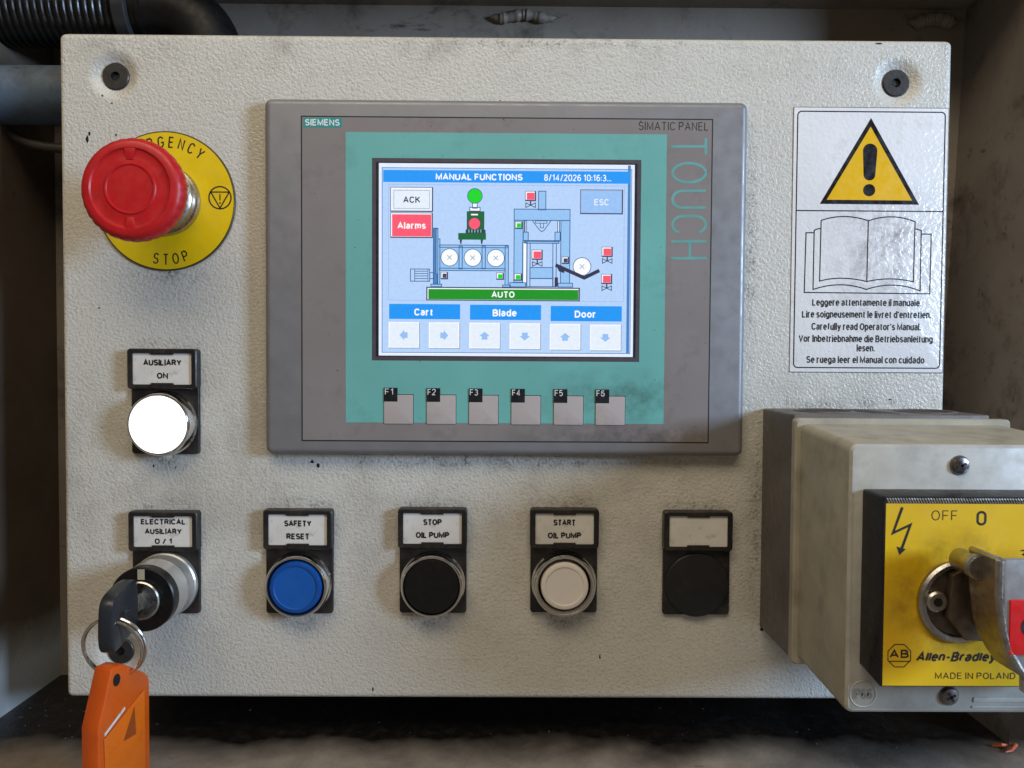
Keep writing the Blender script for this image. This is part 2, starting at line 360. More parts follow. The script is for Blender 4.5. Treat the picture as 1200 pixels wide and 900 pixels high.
class MB:
    def __init__(s): s.v = []; s.f = []; s.mi = []; s.mats = []; s.T = None
    def m(s, mat):
        if mat not in s.mats: s.mats.append(mat)
        return s.mats.index(mat)
    def add(s, vs, fs, mat):
        b = len(s.v); k = s.m(mat)
        s.v += [tuple(s.T(*p)) if s.T else tuple(p) for p in vs]
        for f in fs: s.f.append(tuple(b+i for i in f)); s.mi.append(k)
    def poly(s, pts, w, mat): s.add([(x, y, w) for x, y in pts], [tuple(range(len(pts)))], mat)
    def rect(s, x0, y0, x1, y1, w, mat):
        x0, x1 = min(x0, x1), max(x0, x1); y0, y1 = min(y0, y1), max(y0, y1)
        s.poly([(x0, y0), (x1, y0), (x1, y1), (x0, y1)], w, mat)
    def disc(s, cx, cy, r, w, mat, n=40): s.poly([(cx+r*math.cos(2*PI*i/n), cy+r*math.sin(2*PI*i/n)) for i in range(n)], w, mat)
    def ring(s, cx, cy, r0, r1, w, mat, a0=0, a1=2*PI, n=48):
        vs = []; fs = []
        for i in range(n+1):
            a = a0+(a1-a0)*i/n
            vs += [(cx+r0*math.cos(a), cy+r0*math.sin(a), w), (cx+r1*math.cos(a), cy+r1*math.sin(a), w)]
        for i in range(n): fs.append((2*i, 2*i+1, 2*i+3, 2*i+2))
        s.add(vs, fs, mat)
    def stroke(s, pts, t, w, mat, closed=False):
        n = len(pts); P2 = [np.array(p, float) for p in pts]; L = []; Rr = []
        for i in range(n):
            a = P2[i-1] if (i > 0 or closed) else None; b = P2[(i+1) % n] if (i < n-1 or closed) else None
            ds = []
            if a is not None: d = P2[i]-a; ds.append(d/(np.linalg.norm(d)+1e-9))
            if b is not None: d = b-P2[i]; ds.append(d/(np.linalg.norm(d)+1e-9))
            t_ = sum(ds); t_ = t_/(np.linalg.norm(t_)+1e-9); nrm = np.array([-t_[1], t_[0]])
            k = 1/max(.45, abs(np.dot(nrm, np.array([-ds[0][1], ds[0][0]]))))
            L.append(P2[i]+nrm*t/2*k); Rr.append(P2[i]-nrm*t/2*k)
        vs = [(p[0], p[1], w) for p in L]+[(p[0], p[1], w) for p in Rr]; fs = []
        for i in range(n if closed else n-1):
            j = (i+1) % n; fs.append((n+i, n+j, j, i))
        s.add(vs, fs, mat)
    def frame(s, x0, y0, x1, y1, t, w, mat): s.stroke([(x0, y0), (x1, y0), (x1, y1), (x0, y1)], t, w, mat, True)
    def loft(s, rings, mat, cap0=False, cap1=True):
        n = len(rings[0]); vs = [p for r in rings for p in r]; fs = []
        for k in range(len(rings)-1):
            for i in range(n):
                j = (i+1) % n; fs.append((k*n+i, k*n+j, (k+1)*n+j, (k+1)*n+i))
        if cap1: fs.append(tuple((len(rings)-1)*n+i for i in range(n)))
        if cap0: fs.append(tuple(n-1-i for i in range(n)))
        s.add(vs, fs, mat)
    @staticmethod
    def rr(x0, y0, x1, y1, r, n=6):
        if r <= 1e-6: return [(x0, y0), (x1, y0), (x1, y1), (x0, y1)]
        o = []
        for cx, cy, a in ((x1-r, y1-r, 0), (x0+r, y1-r, PI/2), (x0+r, y0+r, PI), (x1-r, y0+r, 1.5*PI)):
            for i in range(n+1): o.append((cx+r*math.cos(a+PI/2*i/n), cy+r*math.sin(a+PI/2*i/n)))
        return o
    def rbox(s, x0, y0, x1, y1, r, w0, w1, bev, mat, cap0=True, seg=4, n=6):
        R = []
        r = max(r, bev*1.02)
        R.append([(x, y, w0) for x, y in s.rr(x0, y0, x1, y1, r, n)])
        for i in range(seg+1):
            a = PI/2*i/seg; ins = bev*(1-math.cos(a)); ww = w1-bev+bev*math.sin(a)
            R.append([(x, y, ww) for x, y in s.rr(x0+ins, y0+ins, x1-ins, y1-ins, r-ins, n)])
        s.loft(R, mat, cap0, True)
    def prism(s, pts, w0, w1, mat, bev=0, cap0=True):
        P2 = [np.array(p, float) for p in pts]; n = len(P2)
        ar = sum(P2[i][0]*P2[(i+1) % n][1]-P2[(i+1) % n][0]*P2[i][1] for i in range(n))
        if ar < 0: P2 = P2[::-1]
        def ins(d):
            o = []
            for i in range(n):
                a = P2[i]-P2[i-1]; b = P2[(i+1) % n]-P2[i]
                a = a/(np.linalg.norm(a)+1e-9); b = b/(np.linalg.norm(b)+1e-9)
                na = np.array([-a[1], a[0]]); nb = np.array([-b[1], b[0]]); q = na+nb; q = q/(np.linalg.norm(q)+1e-9)
                o.append(P2[i]+q*d/max(.5, float(np.dot(q, na))))
            return o
        R = []
        if bev and cap0:
            R += [[(p[0], p[1], w0) for p in ins(bev)], [(p[0], p[1], w0+bev*.3) for p in ins(bev*.3)], [(p[0], p[1], w0+bev) for p in P2]]
        else: R.append([(p[0], p[1], w0) for p in P2])
        if bev: R += [[(p[0], p[1], w1-bev) for p in P2], [(p[0], p[1], w1-bev*.3) for p in ins(bev*.3)], [(p[0], p[1], w1) for p in ins(bev)]]
        else: R.append([(p[0], p[1], w1) for p in P2])
        s.loft(R, mat, cap0, True)
    def lathe(s, cx, cy, prof, mat, n=64, cap0=False, cap1=True, wob=None):
        R = [[(cx+r*(wob(i/n, r, w) if wob else 1)*math.cos(2*PI*i/n), cy+r*(wob(i/n, r, w) if wob else 1)*math.sin(2*PI*i/n), w) for i in range(n)] for r, w in prof]
        s.loft(R, mat, cap0, cap1)
    def tube(s, pts, r, mat, n=12, cap=True):
        P3 = [np.array(p, float) for p in pts]; R = []; up = np.array([.13, .31, .94])
        rs = r if isinstance(r, (list, tuple)) else [r]*len(P3)
        for i, p in enumerate(P3):
            t = P3[min(i+1, len(P3)-1)]-P3[max(i-1, 0)]; t = t/(np.linalg.norm(t)+1e-9)
            a = up-t*np.dot(up, t); a = a/(np.linalg.norm(a)+1e-9); b = np.cross(t, a); up = a
            R.append([tuple(p+rs[i]*(a*math.cos(2*PI*k/n)+b*math.sin(2*PI*k/n))) for k in range(n)])
        s.loft(R, mat, cap, cap)
    def text(s, st, cx, cy, cap, w, mat, width=None, bold=0.0, rot=0.0, align='C', shear=0.0, sp=1.0, sx=1.0, wt=None):
        t = (wt if wt else .115+bold*4.2)*cap
        ls = lines_of(st, .29*sp, shear)
        if not ls: return
        xs_ = [p[0] for l in ls for p in l]; lo, hi = min(xs_), max(xs_)
        k = cap-t; kx = ((width-t)/max(hi-lo, 1e-6)) if width and hi-lo > .05 else k*sx
        x0 = {'C': (lo+hi)/2, 'L': lo, 'R': hi}[align]; c, n_ = math.cos(rot), math.sin(rot)
        for i, l in enumerate(ls):
            q = [((x-x0)*kx, y*k+t/2-cap/2) for x, y in l]
            if len(l) == 2 and abs(l[0][0]-l[1][0]) < 1e-6 and abs(l[0][1]-l[1][1]) > .6: q = [(q[0][0], q[0][1]+math.copysign(t/2, q[0][1]-q[1][1])), (q[1][0], q[1][1]+math.copysign(t/2, q[1][1]-q[0][1]))]
            s.stroke([(cx+x*c-y*n_, cy+x*n_+y*c) for x, y in q], t, w+.004*(i % 4), mat)
    # picture-point versions
    def prect(s, a, b, c, d, w, mat): s.rect(*P(a, b, w), *P(c, d, w), w, mat)
    def pframe(s, a, b, c, d, t, w, mat): s.frame(*P(a, b, w), *P(c, d, w), t*mmpp(w), w, mat)
    def pdisc(s, x, y, r, w, mat, n=32): s.disc(*P(x, y, w), r*mmpp(w), w, mat, n)
    def pstroke(s, pts, t, w, mat, closed=False): s.stroke([P(x, y, w) for x, y in pts], t*mmpp(w), w, mat, closed)
    def ppoly(s, pts, w, mat): s.poly([P(x, y, w) for x, y in pts], w, mat)
    def ptext(s, st, x, y, cap, w, mat, width=None, **kw):
        k = mmpp(w); s.text(st, *P(x, y, w), cap*k, w, mat, width=width*k if width else None, **kw)
    def build(s, name, parent=None, anchor=None, smooth=True, ang=35):
        if parent is not None: anchor = ANCH[parent]
        a = W(*anchor)
        me = bpy.data.meshes.new(name)
        me.from_pydata([tuple(W(*p)-a) for p in s.v], [], s.f)
        for m_ in s.mats: me.materials.append(m_)
        me.polygons.foreach_set('material_index', s.mi)
        if smooth:
            me.polygons.foreach_set('use_smooth', [True]*len(me.polygons))
            me.set_sharp_from_angle(angle=math.radians(ang))
        me.update()
        o = bpy.data.objects.new(name, me); COL.objects.link(o)
        if parent is not None: o.parent = parent
        else: o.location = a
        ANCH[o] = anchor
        return o
ANCH = {}
def tag(o, label=None, cat=None, group=None, kind=None):
    for k, v in (('label', label), ('category', cat), ('group', group), ('kind', kind)):
        if v: o[k] = v
    return o
def thing(name, anchor, label, cat, group=None):
    o = bpy.data.objects.new(name, None); o.empty_display_size = .01; COL.objects.link(o); o.location = W(*anchor); ANCH[o] = anchor
    return tag(o, label, cat, group)

# ------------------------------------------------------------------ the setting: the niche round the panel
WB = -72.0; UL = -243.0; URT, URB = 247.0, 231.0; VC = 154.0
def sheet(name, pts, mat, nx=40, ny=40, disp=0.0):
    a, b, c, d = [np.array(p, float) for p in pts]; vs = []; fs = []
    for j in range(ny+1):
        for i in range(nx+1):
            s_, t_ = i/nx, j/ny
            vs.append(tuple((a*(1-s_)+b*s_)*(1-t_)+(d*(1-s_)+c*s_)*t_))
    for j in range(ny):
        for i in range(nx): k = j*(nx+1)+i; fs.append((k, k+1, k+nx+2, k+nx+1))
    mb = MB(); mb.add(vs, fs, mat)
    return tag(mb.build(name, anchor=(0, VF, 0)), kind='structure')
bw = sheet('back_wall', [(UL, VF, WB), (URB, VF, WB), (URT, VC, WB), (UL, VC, WB)], M['wall'])
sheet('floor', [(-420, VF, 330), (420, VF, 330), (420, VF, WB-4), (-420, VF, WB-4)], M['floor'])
sheet('side_wall', [(UL, VF, -8), (UL, VF, WB), (UL, VC, WB), (UL, VC, -8)], M['wall_foot_light'])
sheet('side_wall', [(URB, VF, WB), (URB, VF, 2), (URT, VC, 2), (URT, VC, WB)], M['wall'])
sheet('ceiling', [(UL, VC, WB), (URT, VC, WB), (URT, VC, 0), (UL, VC, 0)], M['wall'])
def bead(x0, x1, y, w, r):
    mb = MB(); n = 40; pts = []; rs = []
    for i in range(n):
        t = i/(n-1); p = P(x0+(x1-x0)*t, y+2*math.sin(9*t), w)
        pts.append((p[0], p[1], w+1.5)); rs.append(r*(.85+.10*math.sin(i*.9)+random.uniform(-.10, .10))*(min(1, 6*t, 6*(1-t))+.05))
    mb.tube(pts, rs, M['wall'], 10); mb.build('weld_bead', bw)
bead(572, 652, 21, WB, 3.2); bead(1062, 1122, 26, WB, 4.0)

# ------------------------------------------------------------------ the cream panel
PL, PR, PT, PB = -198.94, 199.23, 108.25, -190.58
BOLTS = [P(133, 87.5), P(1052.5, 95.5), P(139, 764.5)]
pt = thing('panel_box', (0, 0, 0), 'wide cream panel of wrinkled paint that carries the screen and all the buttons', 'control panel')
nx, ny = 380, 286; R0 = 2.2
xs = np.linspace(PL, PR, nx+1); ys = np.linspace(PB, PT, ny+1)
X, Y = np.meshgrid(xs, ys)
Z = np.zeros_like(X)
e = np.minimum(np.minimum(X-PL, PR-X), np.minimum(Y-PB, PT-Y))
t_ = np.clip(e/R0, 0, 1); Z -= R0*(1-np.sqrt(np.clip(1-(1-t_)**2, 0, 1)))
for bx, by in BOLTS:
    r = np.hypot(X-bx, Y-by); k = np.clip((r-4.0)/(11.5-4.0), 0, 1); Z -= 3.0*(1-k*k*(3-2*k))
rng = np.random.default_rng(3)
Z += 0.12*np.sin(X/61+.4)*np.cos(Y/47)
# slightly rounded outline at the four corners
cr = 3.0; X2, Y2 = X.copy(), Y.copy()
for sx, ex in ((-1, PL), (1, PR)):
    for sy, ey in ((-1, PB), (1, PT)):
        cx, cy = ex-sx*cr, ey-sy*cr; msk = ((X-cx)*sx > 0) & ((Y-cy)*sy > 0)
        dx, dy = np.abs(X-cx), np.abs(Y-cy); mx = np.maximum(dx, dy); rr_ = np.hypot(dx, dy)+1e-9; f = np.where(msk, mx/rr_, 1)
        X2 = np.where(msk, cx+(X-cx)*f, X2); Y2 = np.where(msk, cy+(Y-cy)*f, Y2)
mb = MB()
vs = np.stack([X2.ravel(), Y2.ravel(), Z.ravel()], 1).tolist()
fs = []
for j in range(ny):
    for i in range(nx): k = j*(nx+1)+i; fs.append((k, k+1, k+nx+2, k+nx+1))
loop = [i for i in range(nx+1)]+[j*(nx+1)+nx for j in range(1, ny+1)]+[ny*(nx+1)+i for i in range(nx-1, -1, -1)]+[j*(nx+1) for j in range(ny-1, 0, -1)]
b0 = len(vs)
for i in loop: vs.append([vs[i][0], vs[i][1], -13.0])
n = len(loop)
for i in range(n): j = (i+1) % n; fs.append((loop[j], loop[i], b0+i, b0+j))
mb.add(vs, fs, M['plate']); mb.build('cover', pt, ang=60)
mb = MB(); mb.rbox(PL+9, PB+7, PR-9, PT-7, 3, WB+.5, -5, 1, M['plate_dark']); mb.build('housing', pt)
for cx, cy, rx, ry in ((102.5, 163, 2.2, 4.5), (105, 156.5, 1.6, 2.6), (136, 158, 1.4, 2), (366, 541, 2.6, 2), (372.5, 545.5, 2.4, 2.6), (1030, 51, 5, 1), (120, 112, 1, 1.6), (131, 121, 1.4, 1),
                       (586, 118.6, 1.2, 1.6), (703, 770, 1, 3), (116, 361, 1.4, 1), (180, 546, 1.3, 1.6), (206, 548, 1, 1.2), (1043, 468, 2.2, 1.2), (906, 700, 1.2, 1.6), (437, 808, 1.4, 3), (893, 737, 2.5, 2.5)):
    u0, v0 = P(cx, cy); k_ = mmpp(0); z0 = .12*math.sin(u0/61+.4)*math.cos(v0/47)+.05
    mb = MB(); mb.poly([(u0+rx*k_*random.uniform(.55, 1.2)*math.cos(t), v0+ry*k_*random.uniform(.55, 1.2)*math.sin(t)) for t in np.linspace(0, 2*PI, 12)[:-1]], z0, M['socket']); mb.build('paint_chip', pt)
for bx, by in BOLTS:
    mb = MB(); mb.lathe(bx, by, [(6.0, -3.2), (6.0, -1.9), (5.6, -1.5), (2.0, -1.5)], M['bolt'], 40, cap1=False)
    mb.lathe(bx, by, [(2.05, -1.48), (1.9, -2.6)], M['socket'], 6); bo = mb.build('bolt', pt)

# ------------------------------------------------------------------ operator screen
H1 = 7.0
hp = thing('touch_screen_panel', (0, 0, 0), 'grey framed operator touch screen with teal surround, lit display and six F keys', 'screen panel')
mb = MB(); mb.rbox(-106, -78, 106, 78, 3.2, 0, H1, 2.8, M['bezel'], cap0=False, seg=5); mb.build('bezel', hp)
wf = H1+.05
fx0, fy1 = P(352.5, 135.5, wf); fx1, fy0 = P(830.5, 519.5, wf)
mb = MB(); mb.rect(fx0, fy0, fx1, fy1, wf, M['groove']); g = .55
mb.rect(fx0+g, fy0+g, fx1-g, fy1-g, wf+.05, M['film']); ff = mb.build('front_film', hp)
w = wf+.1
mb = MB(); mb.prect(749, 141.5, 751, 143, w-.02, M['film']); mb.ptext('SIMATIC PANEL', 789.5, 147.8, 9.6, w, M['ink'], width=81, wt=.1); mb.build('model_lettering', ff)
mb = MB(); mb.prect(355.5, 137.6, 400.5, 149.3, w, M['brandteal']); mb.ptext('SIEMENS', 377.8, 143.4, 7.6, w+.05, M['white'], width=40, bold=.018); mb.build('brand_badge', ff)
mb = MB(); tx0, ty1 = P(405, 154.5, w); tx1, ty0 = P(777.5, 497, w)
ox0, oy1 = P(436, 185, w); ox1, oy0 = P(749, 424.2, w)            # opening for the display
for a in ((tx0, oy1, tx1, ty1), (tx0, ty0, tx1, oy0), (tx0, oy0, ox0, oy1), (ox1, oy0, tx1, oy1)): mb.rect(*a, w, M['teal'])
mb.build('teal_surround', hp)
mb = MB(); x, y = P(807.5, 232.5, w); mb.text('TOUCH', x, y, 42*mmpp(w), w, M['tealtxt'], width=142*mmpp(w), rot=-PI/2+.012, wt=.075); mb.build('touch_lettering', ff)
for i, kx in enumerate((450, 500, 549.6, 599.2, 649, 698)):
    ky = 462.6+i*.4; w2 = w+.06
    mb = MB(); x0, y1 = P(kx, ky, w2); x1, y0 = P(kx+34, 496.6+i*.3, w2)
    mb.rect(x0-.15, y0, x1+.25, y1+.3, w2-.03, M['groove']); mb.rbox(x0, y0-.05, x1, y1, .3, w2-.02, w2+.28, .15, M['key_grey'], cap0=False)
    kk = mb.build('function_key', hp)
    mb = MB(); mb.prect(kx-.2, ky-8.2, kx+15.8, ky+8, w2+.32, M['keyblack']); mb.ptext('F%d' % (i+1), kx+5.8, ky-3.6, 7.2, w2+.36, M['white'], width=9.5); mb.build('key_label', kk)
# recess and display
wd_ = H1-1.0
mb = MB()
o = [(ox0, oy0), (ox1, oy0), (ox1, oy1), (ox0, oy1)]; ins = 1.7
i_ = [(ox0+ins, oy0+ins), (ox1-ins, oy0+ins), (ox1-ins, oy1-ins), (ox0+ins, oy1-ins)]
mb.loft([[(x, y, w+.02) for x, y in o], [(x, y, wd_+2.05-.9) for x, y in i_]], M['lcdframe'], False, False)
wd_ = wd_+1.13
mb.poly([(ox0+ins-.1, oy0+ins-.1), (ox1-ins+.1, oy0+ins-.1), (ox1-ins+.1, oy1-ins+.1), (ox0+ins-.1, oy1-ins+.1)], wd_, M['lcdinner'])
mb.build('screen_frame', hp)
w = wd_+.03
mb = MB(); mb.prect(444, 191, 741.5, 418.4, w, E['border']); mb.prect(447.5, 196, 738.5, 415, w+.01, E['edge']); mb.prect(448.3, 196.8, 737.8, 414.2, w+.02, E['bg'])
mb.pframe(455.5, 216, 730.5, 353.5, .6, w+.03, E['frame']); mb.prect(736, 194, 737, 414, w+.03, E['steelb']); mb.prect(449, 414.2, 737, 415.2, w+.03, E['white'])
sc = mb.build('display', hp)
w1, w2, w3, w4 = w+.05, w+.08, w+.11, w+.14
mb = MB(); mb.prect(449, 199, 738, 215.4, w1, E['bar']); mb.ptext('MANUAL FUNCTIONS', 561.5, 207.4, 7.6, w2, E['white'], width=101, bold=.022)
mb.ptext('8/14/2026 10:16:3...', 677, 208.4, 7.6, w2, E['white'], width=78, bold=.006); mb.build('title_bar', sc)
def ui_btn(name, a, b, c, d, fill, txt, ink, bold, border=E['white'], cap=7.4, wid=None, inner=None):
    mb = MB(); mb.prect(a, b, c, d, w1, E['navy']); mb.prect(a+.7, b+.7, c-1.4, d-1.4, w2, border); mb.prect(a+2, b+2, c-1.8, d-1.8, w3, fill)
    if inner: mb.pframe(a+4, b+4, c-4, d-4, .6, w4, inner)
    mb.ptext(txt, (a+c)/2, (b+d)/2+.3, cap, w4, ink, width=wid, bold=bold); return mb.build(name, sc)
ui_btn('acknowledge_button', 457.5, 219, 507.5, 248.4, E['btn'], 'ACK', E['ink'], .018, wid=20, inner=E['shade'])
ui_btn('alarms_button', 457.5, 249, 507.2, 279, E['red'], 'Alarms', E['white'], .02, wid=33, cap=7.6)
ui_btn('escape_button', 680, 222, 730, 251.3, E['esc'], 'ESC', E['btn'], .014, wid=17, border=E['frame'])
mb = MB(); mb.prect(499.5, 336, 679.5, 353.2, w1, E['navy']); mb.prect(501, 337.4, 677.8, 352, w2, E['white']); mb.prect(502, 338.6, 677.6, 351.8, w3, E['autog'])
mb.ptext('AUTO', 589.5, 345.1, 7.4, w4, E['white'], width=27, bold=.02); mb.build('auto_bar', sc)
for t, a, b, c, d, wid in (('Cart', 456, 356, 539.2, 374.2, 22), ('Blade', 550.8, 357, 634, 375.2, 28), ('Door', 645.4, 358.4, 728.6, 376.8, 25)):
    mb = MB(); mb.prect(a, b, c, d, w1, E['bar']); mb.ptext(t, (a+c)/2-1, (b+d)/2+.6, 8.2, w2, E['white'], width=wid, bold=.021); mb.build('section_bar', sc)
for (a, b), ang in zip(((455.4, 377.2), (502.6, 377.6), (550, 378.1), (597.2, 378.7), (644.4, 379.5), (691.6, 380.3)), (180, 0, 90, 270, 90, 270)):
    mb = MB(); c, d = a+35.6, b+30.4
    mb.prect(a+.8, b+.8, c+.9, d+.9, w1, E['shade']); mb.prect(a, b, c, d, w2, E['white']); mb.prect(a+1.2, b+1.2, c-1, d-1, w3, E['btn'])
    cx, cy = P((a+c)/2, (b+d)/2+.3, w4); k = mmpp(w4); ca, sa = math.cos(math.radians(ang)), math.sin(math.radians(ang))
    pts = [(4.9, 0), (-.3, 6.3), (-.3, 3.4), (-4.4, 3.4), (-4.4, -3.4), (-.3, -3.4), (-.3, -6.3)]
    mb.poly([(cx+(x*ca-y*sa)*k, cy+(x*sa+y*ca)*k) for x, y in pts], w4, E['arrow']); mb.build('arrow_button', sc)
# machine drawing on the display
mb = MB()
def ol(a, b, c, d, fill='fill', dz=0.0, t=.9): mb.prect(a, b, c, d, w1+dz, E[fill]); mb.pframe(a, b, c, d, t, w1+dz+.012, E['line'])
ol(553.8, 237, 559.2, 244, 'white'); ol(550.5, 243, 562.6, 247.4, 'white', .01)
mb.pdisc(556.5, 229.6, 9, w2, E['line']); mb.pdisc(556.5, 229.6, 8.2, w2+.01, E['green'])
mb.prect(547.5, 248, 567, 273.5, w1, E['dgreen']); mb.prect(545.6, 269, 569, 273.5, w1, E['ink']); mb.prect(537, 273, 569.5, 281, w1+.01, E['dgreen'])
mb.pframe(547.5, 248, 567, 273, .9, w2, E['ink'])
for a in (540, 564.5): mb.ppoly([(a-1.4, 280.5), (a+1.6, 280.5), (a+.7, 286), (a-.7, 286)], w1+.015, E['ink'])
mb.prect(552, 250.6, 560, 252.4, w2+.01, E['white']); mb.pdisc(556, 262, 7.4, w2, E['ink']); mb.pdisc(556, 262, 6.6, w2+.012, E['red'])
for a in (549, 552.5, 556, 559.5, 563): mb.prect(a, 269, a+1, 272.5, w2+.014, E['frame'])
ol(508, 267.4, 513, 333, 'steelb'); ol(511.2, 268, 513, 321, 'fill', .015); ol(513, 280, 515.4, 333, 'fill'); ol(505, 333, 517.5, 336)
ol(515.2, 287, 595.6, 290.4); ol(515.2, 314.2, 592, 317.4)
for a in (538, 565, 592): ol(a, 288.4, a+3.6, 315 if a < 590 else 334, 'fill', .01)
ol(589, 334, 598, 336.5, dz=.02)
for a in (515.6, 541.8, 568.8): mb.prect(a, 290.8, a+22.6, 314, w1-.004, E['fill'])
def roller(x, y, r):
    mb.pdisc(x, y, r, w2, E['line']); mb.pdisc(x, y, r-.8, w2+.012, E['white'])
    for s_ in (-1, 1): mb.pstroke([(x-2.6, y-2.6*s_), (x+2.6, y+2.6*s_)], .8, w2+.024, E['shade'])
roller(526.8, 301.6, 10.4); roller(554, 302, 10.4); roller(581, 302.4, 10.4)
ol(481, 315.2, 503.5, 329.6, 'bg'); ol(503.5, 319.5, 508, 326.5, 'bg')
for a in (317.8, 320.6, 323.4, 326.4): mb.pstroke([(486.5, a), (501, a)], .8, w2, E['line'])
for a in (486, 501.5): mb.pstroke([(a, 315.2), (a, 329.6)], .8, w2, E['line'])
def sq(a, b, c, d, f): mb.prect(a, b, c, d, w3, E['navy']); mb.prect(a+.6, b+.6, c-1.6, d-1.6, w3+.012, E['white']); mb.prect(a+2, b+2, c-1.8, d-1.8, w3+.024, E[f])
sq(516.6, 318.6, 525, 327.4, 'navy'); sq(581.6, 319.4, 590.6, 328, 'green')
# press
ol(631.2, 224, 639.6, 246); ol(602.6, 258, 612.6, 331, 'fill'); ol(657.4, 258, 667.4, 332, 'fill'); ol(614.6, 258, 655.4, 283, 'bg'); ol(602.6, 245, 668, 258.6, 'fill', .012)
ol(615.4, 258.6, 617, 272, 'white', .01); ol(653.6, 258.6, 655.4, 272, 'white', .01)
ol(613.2, 272, 619, 282, 'fill', .02); ol(650.4, 272, 656.4, 282, 'fill', .02); ol(615, 281.8, 655, 285.2, 'fill', .01)
ol(612.6, 284, 617.4, 334, 'white'); ol(617.4, 285, 621, 336, 'bg', .01); ol(648, 285, 651.6, 336, 'bg', .01)
mb.pstroke([(624, 258.8), (632.5, 270), (635, 271.4), (637.5, 270), (645.6, 258.8)], .9, w2, E['line']); mb.pframe(627.5, 258.8, 641, 261.6, .8, w2, E['line'])
mb.pstroke([(633.2, 261.6), (633.2, 267), (637, 267), (637, 261.6)], .8, w2, E['line'])
ol(621, 313.4, 648, 326.4, 'fill'); ol(621, 326.4, 648, 336, 'bg'); ol(597.4, 331.2, 616, 336.2, 'fill', .02); ol(654, 331.8, 671, 336.4, 'fill', .02)
sq(603.6, 259.6, 612.4, 268.4, 'green'); sq(602.4, 320.4, 611.8, 329, 'green'); sq(658.4, 300.8, 667, 309.4, 'navy')
mb.prect(650, 325, 653.8, 336, w2, E['arm'])
def valve(x, y):
    sq(x-6.4, y-6, x+6.4, y+6, 'red'); mb.prect(x-.8, y+6, x+.8, y+11, w3, E['navy'])
    mb.pstroke([(x-5.6, y+8), (x-5.6, y+13.4), (x+5.6, y+8), (x+5.6, y+13.4)], .9, w3, E['ink'], True)
valve(621.8, 229.8); valve(629.6, 298.6); valve(711.6, 295.2); valve(711, 327)
roller(682, 312.4, 10.8)
mb.pstroke([(651, 310.6), (684.6, 325.6), (702.4, 317)], 4.2, w3+.03, E['arm']); mb.ppoly([(651, 309), (662, 316), (661, 320), (655, 318)], w3+.032, E['arm'])
mb.build('machine_diagram', sc)

# ------------------------------------------------------------------ warning sticker
st = thing('warning_sticker', (*P(1018, 281), 0), 'white sticker with yellow warning triangle, open book drawing and lines in five languages', 'sticker')
w = .25
mb = MB(); a = P(930.5, 126); b = P(1104, 436.6)
mb.rbox(a[0]-.35, b[1]-.35, b[0]+.3, a[1]+.35, .6, -.2, w-.08, .05, M['stickedge'], cap0=False)
mb.rbox(a[0], b[1], b[0], a[1], .4, -.2, w, .1, M['sticker'], cap0=False)
sh = mb.build('sheet', st)
w = .31
mb = MB(); a = P(934.8, 130.5); b = P(1100.6, 431.6)
mb.stroke(MB.rr(a[0], b[1], b[0], a[1], 1.8), .5, w, M['stickblack'], True)
d0 = P(933, 246.8); d1 = P(1103, 248.6); mb.stroke([(a[0], d0[1]), (b[0], d0[1])], .5, w, M['stickblack']); mb.build('border_line', sh)
mb = MB(); mb.prism([P(1020.5, 138.5), P(960.5, 239), P(1076.5, 240)], w-.02, w+.02, M['stickblack'], cap0=False)
mb.ppoly([(1020.4, 148.5), (968.8, 234), (1068.8, 235)], w+.05, M['stickyellow'])
top = [(1019.8+8.4*math.cos(t), 176.6-8.4*math.sin(t)) for t in np.linspace(0, PI, 14)]
bot = [(1018.9+6.9*math.cos(t), 204.6-6.9*math.sin(t)) for t in np.linspace(PI, 2*PI, 14)]
mb.ppoly(top+bot, w+.09, M['stickblack']); mb.pdisc(1018.6, 222.8, 7.1, w+.09, M['stickblack']); mb.build('warning_triangle', st)
mb = MB()
def z7(*pp): return [(x/4.286+915, y/4.286+240) for x, y in pp]
def arc(p, q, r, n=10): return [((1-t)**2*p[0]+2*t*(1-t)*q[0]+t*t*r[0], (1-t)**2*p[1]+2*t*(1-t)*q[1]+t*t*r[1]) for t in np.linspace(0, 1, n)]
for ln in (arc((203, 78), (318, 38), (440, 80))+[(432, 385)]+arc((432, 385), (300, 353), (195, 383))+[(203, 78)],
           arc((440, 80), (560, 38), (675, 85))+[(666, 387)]+arc((666, 387), (555, 358), (432, 385)),
           [(203, 118)]+arc((203, 118), (185, 119), (168, 128))+[(162, 425)]+arc((162, 425), (300, 378), (430, 425))+arc((430, 425), (566, 378), (700, 432))+[(706, 130)]+arc((706, 130), (690, 122), (675, 121)),
           [(167, 140), (127, 140), (118, 440), (748, 447), (756, 147), (708, 147)]):
    q = [ln[0]]
    for p in ln[1:]:
        if math.hypot(p[0]-q[-1][0], p[1]-q[-1][1]) > .5: q.append(p)
    mb.pstroke(z7(*q), 1.25, w, M['stickblack'])
mb.build('book_drawing', st)
mb = MB()
for t, x0, x1, y in (('Leggere attentamente il manuale.', 951.6, 1080, 354.5), ("Lire soigneusement le livret d'entretien.", 939.6, 1091.6, 368.5),
                     ("Carefully read Operator's Manual.", 950.8, 1079.6, 382.8), ('Vor Inbetriebnahme die Betriebsanleitung', 935.6, 1093.6, 397),
                     ('lesen.', 1003.8, 1025.4, 407.8), ('Se ruega leer el Manual con cuidado', 944.6, 1083.8, 421.6)):
    mb.ptext(t, (x0+x1)/2, y, 8.3, w, M['inkfade'], width=x1-x0, wt=.18)
mb.build('lettering', st)

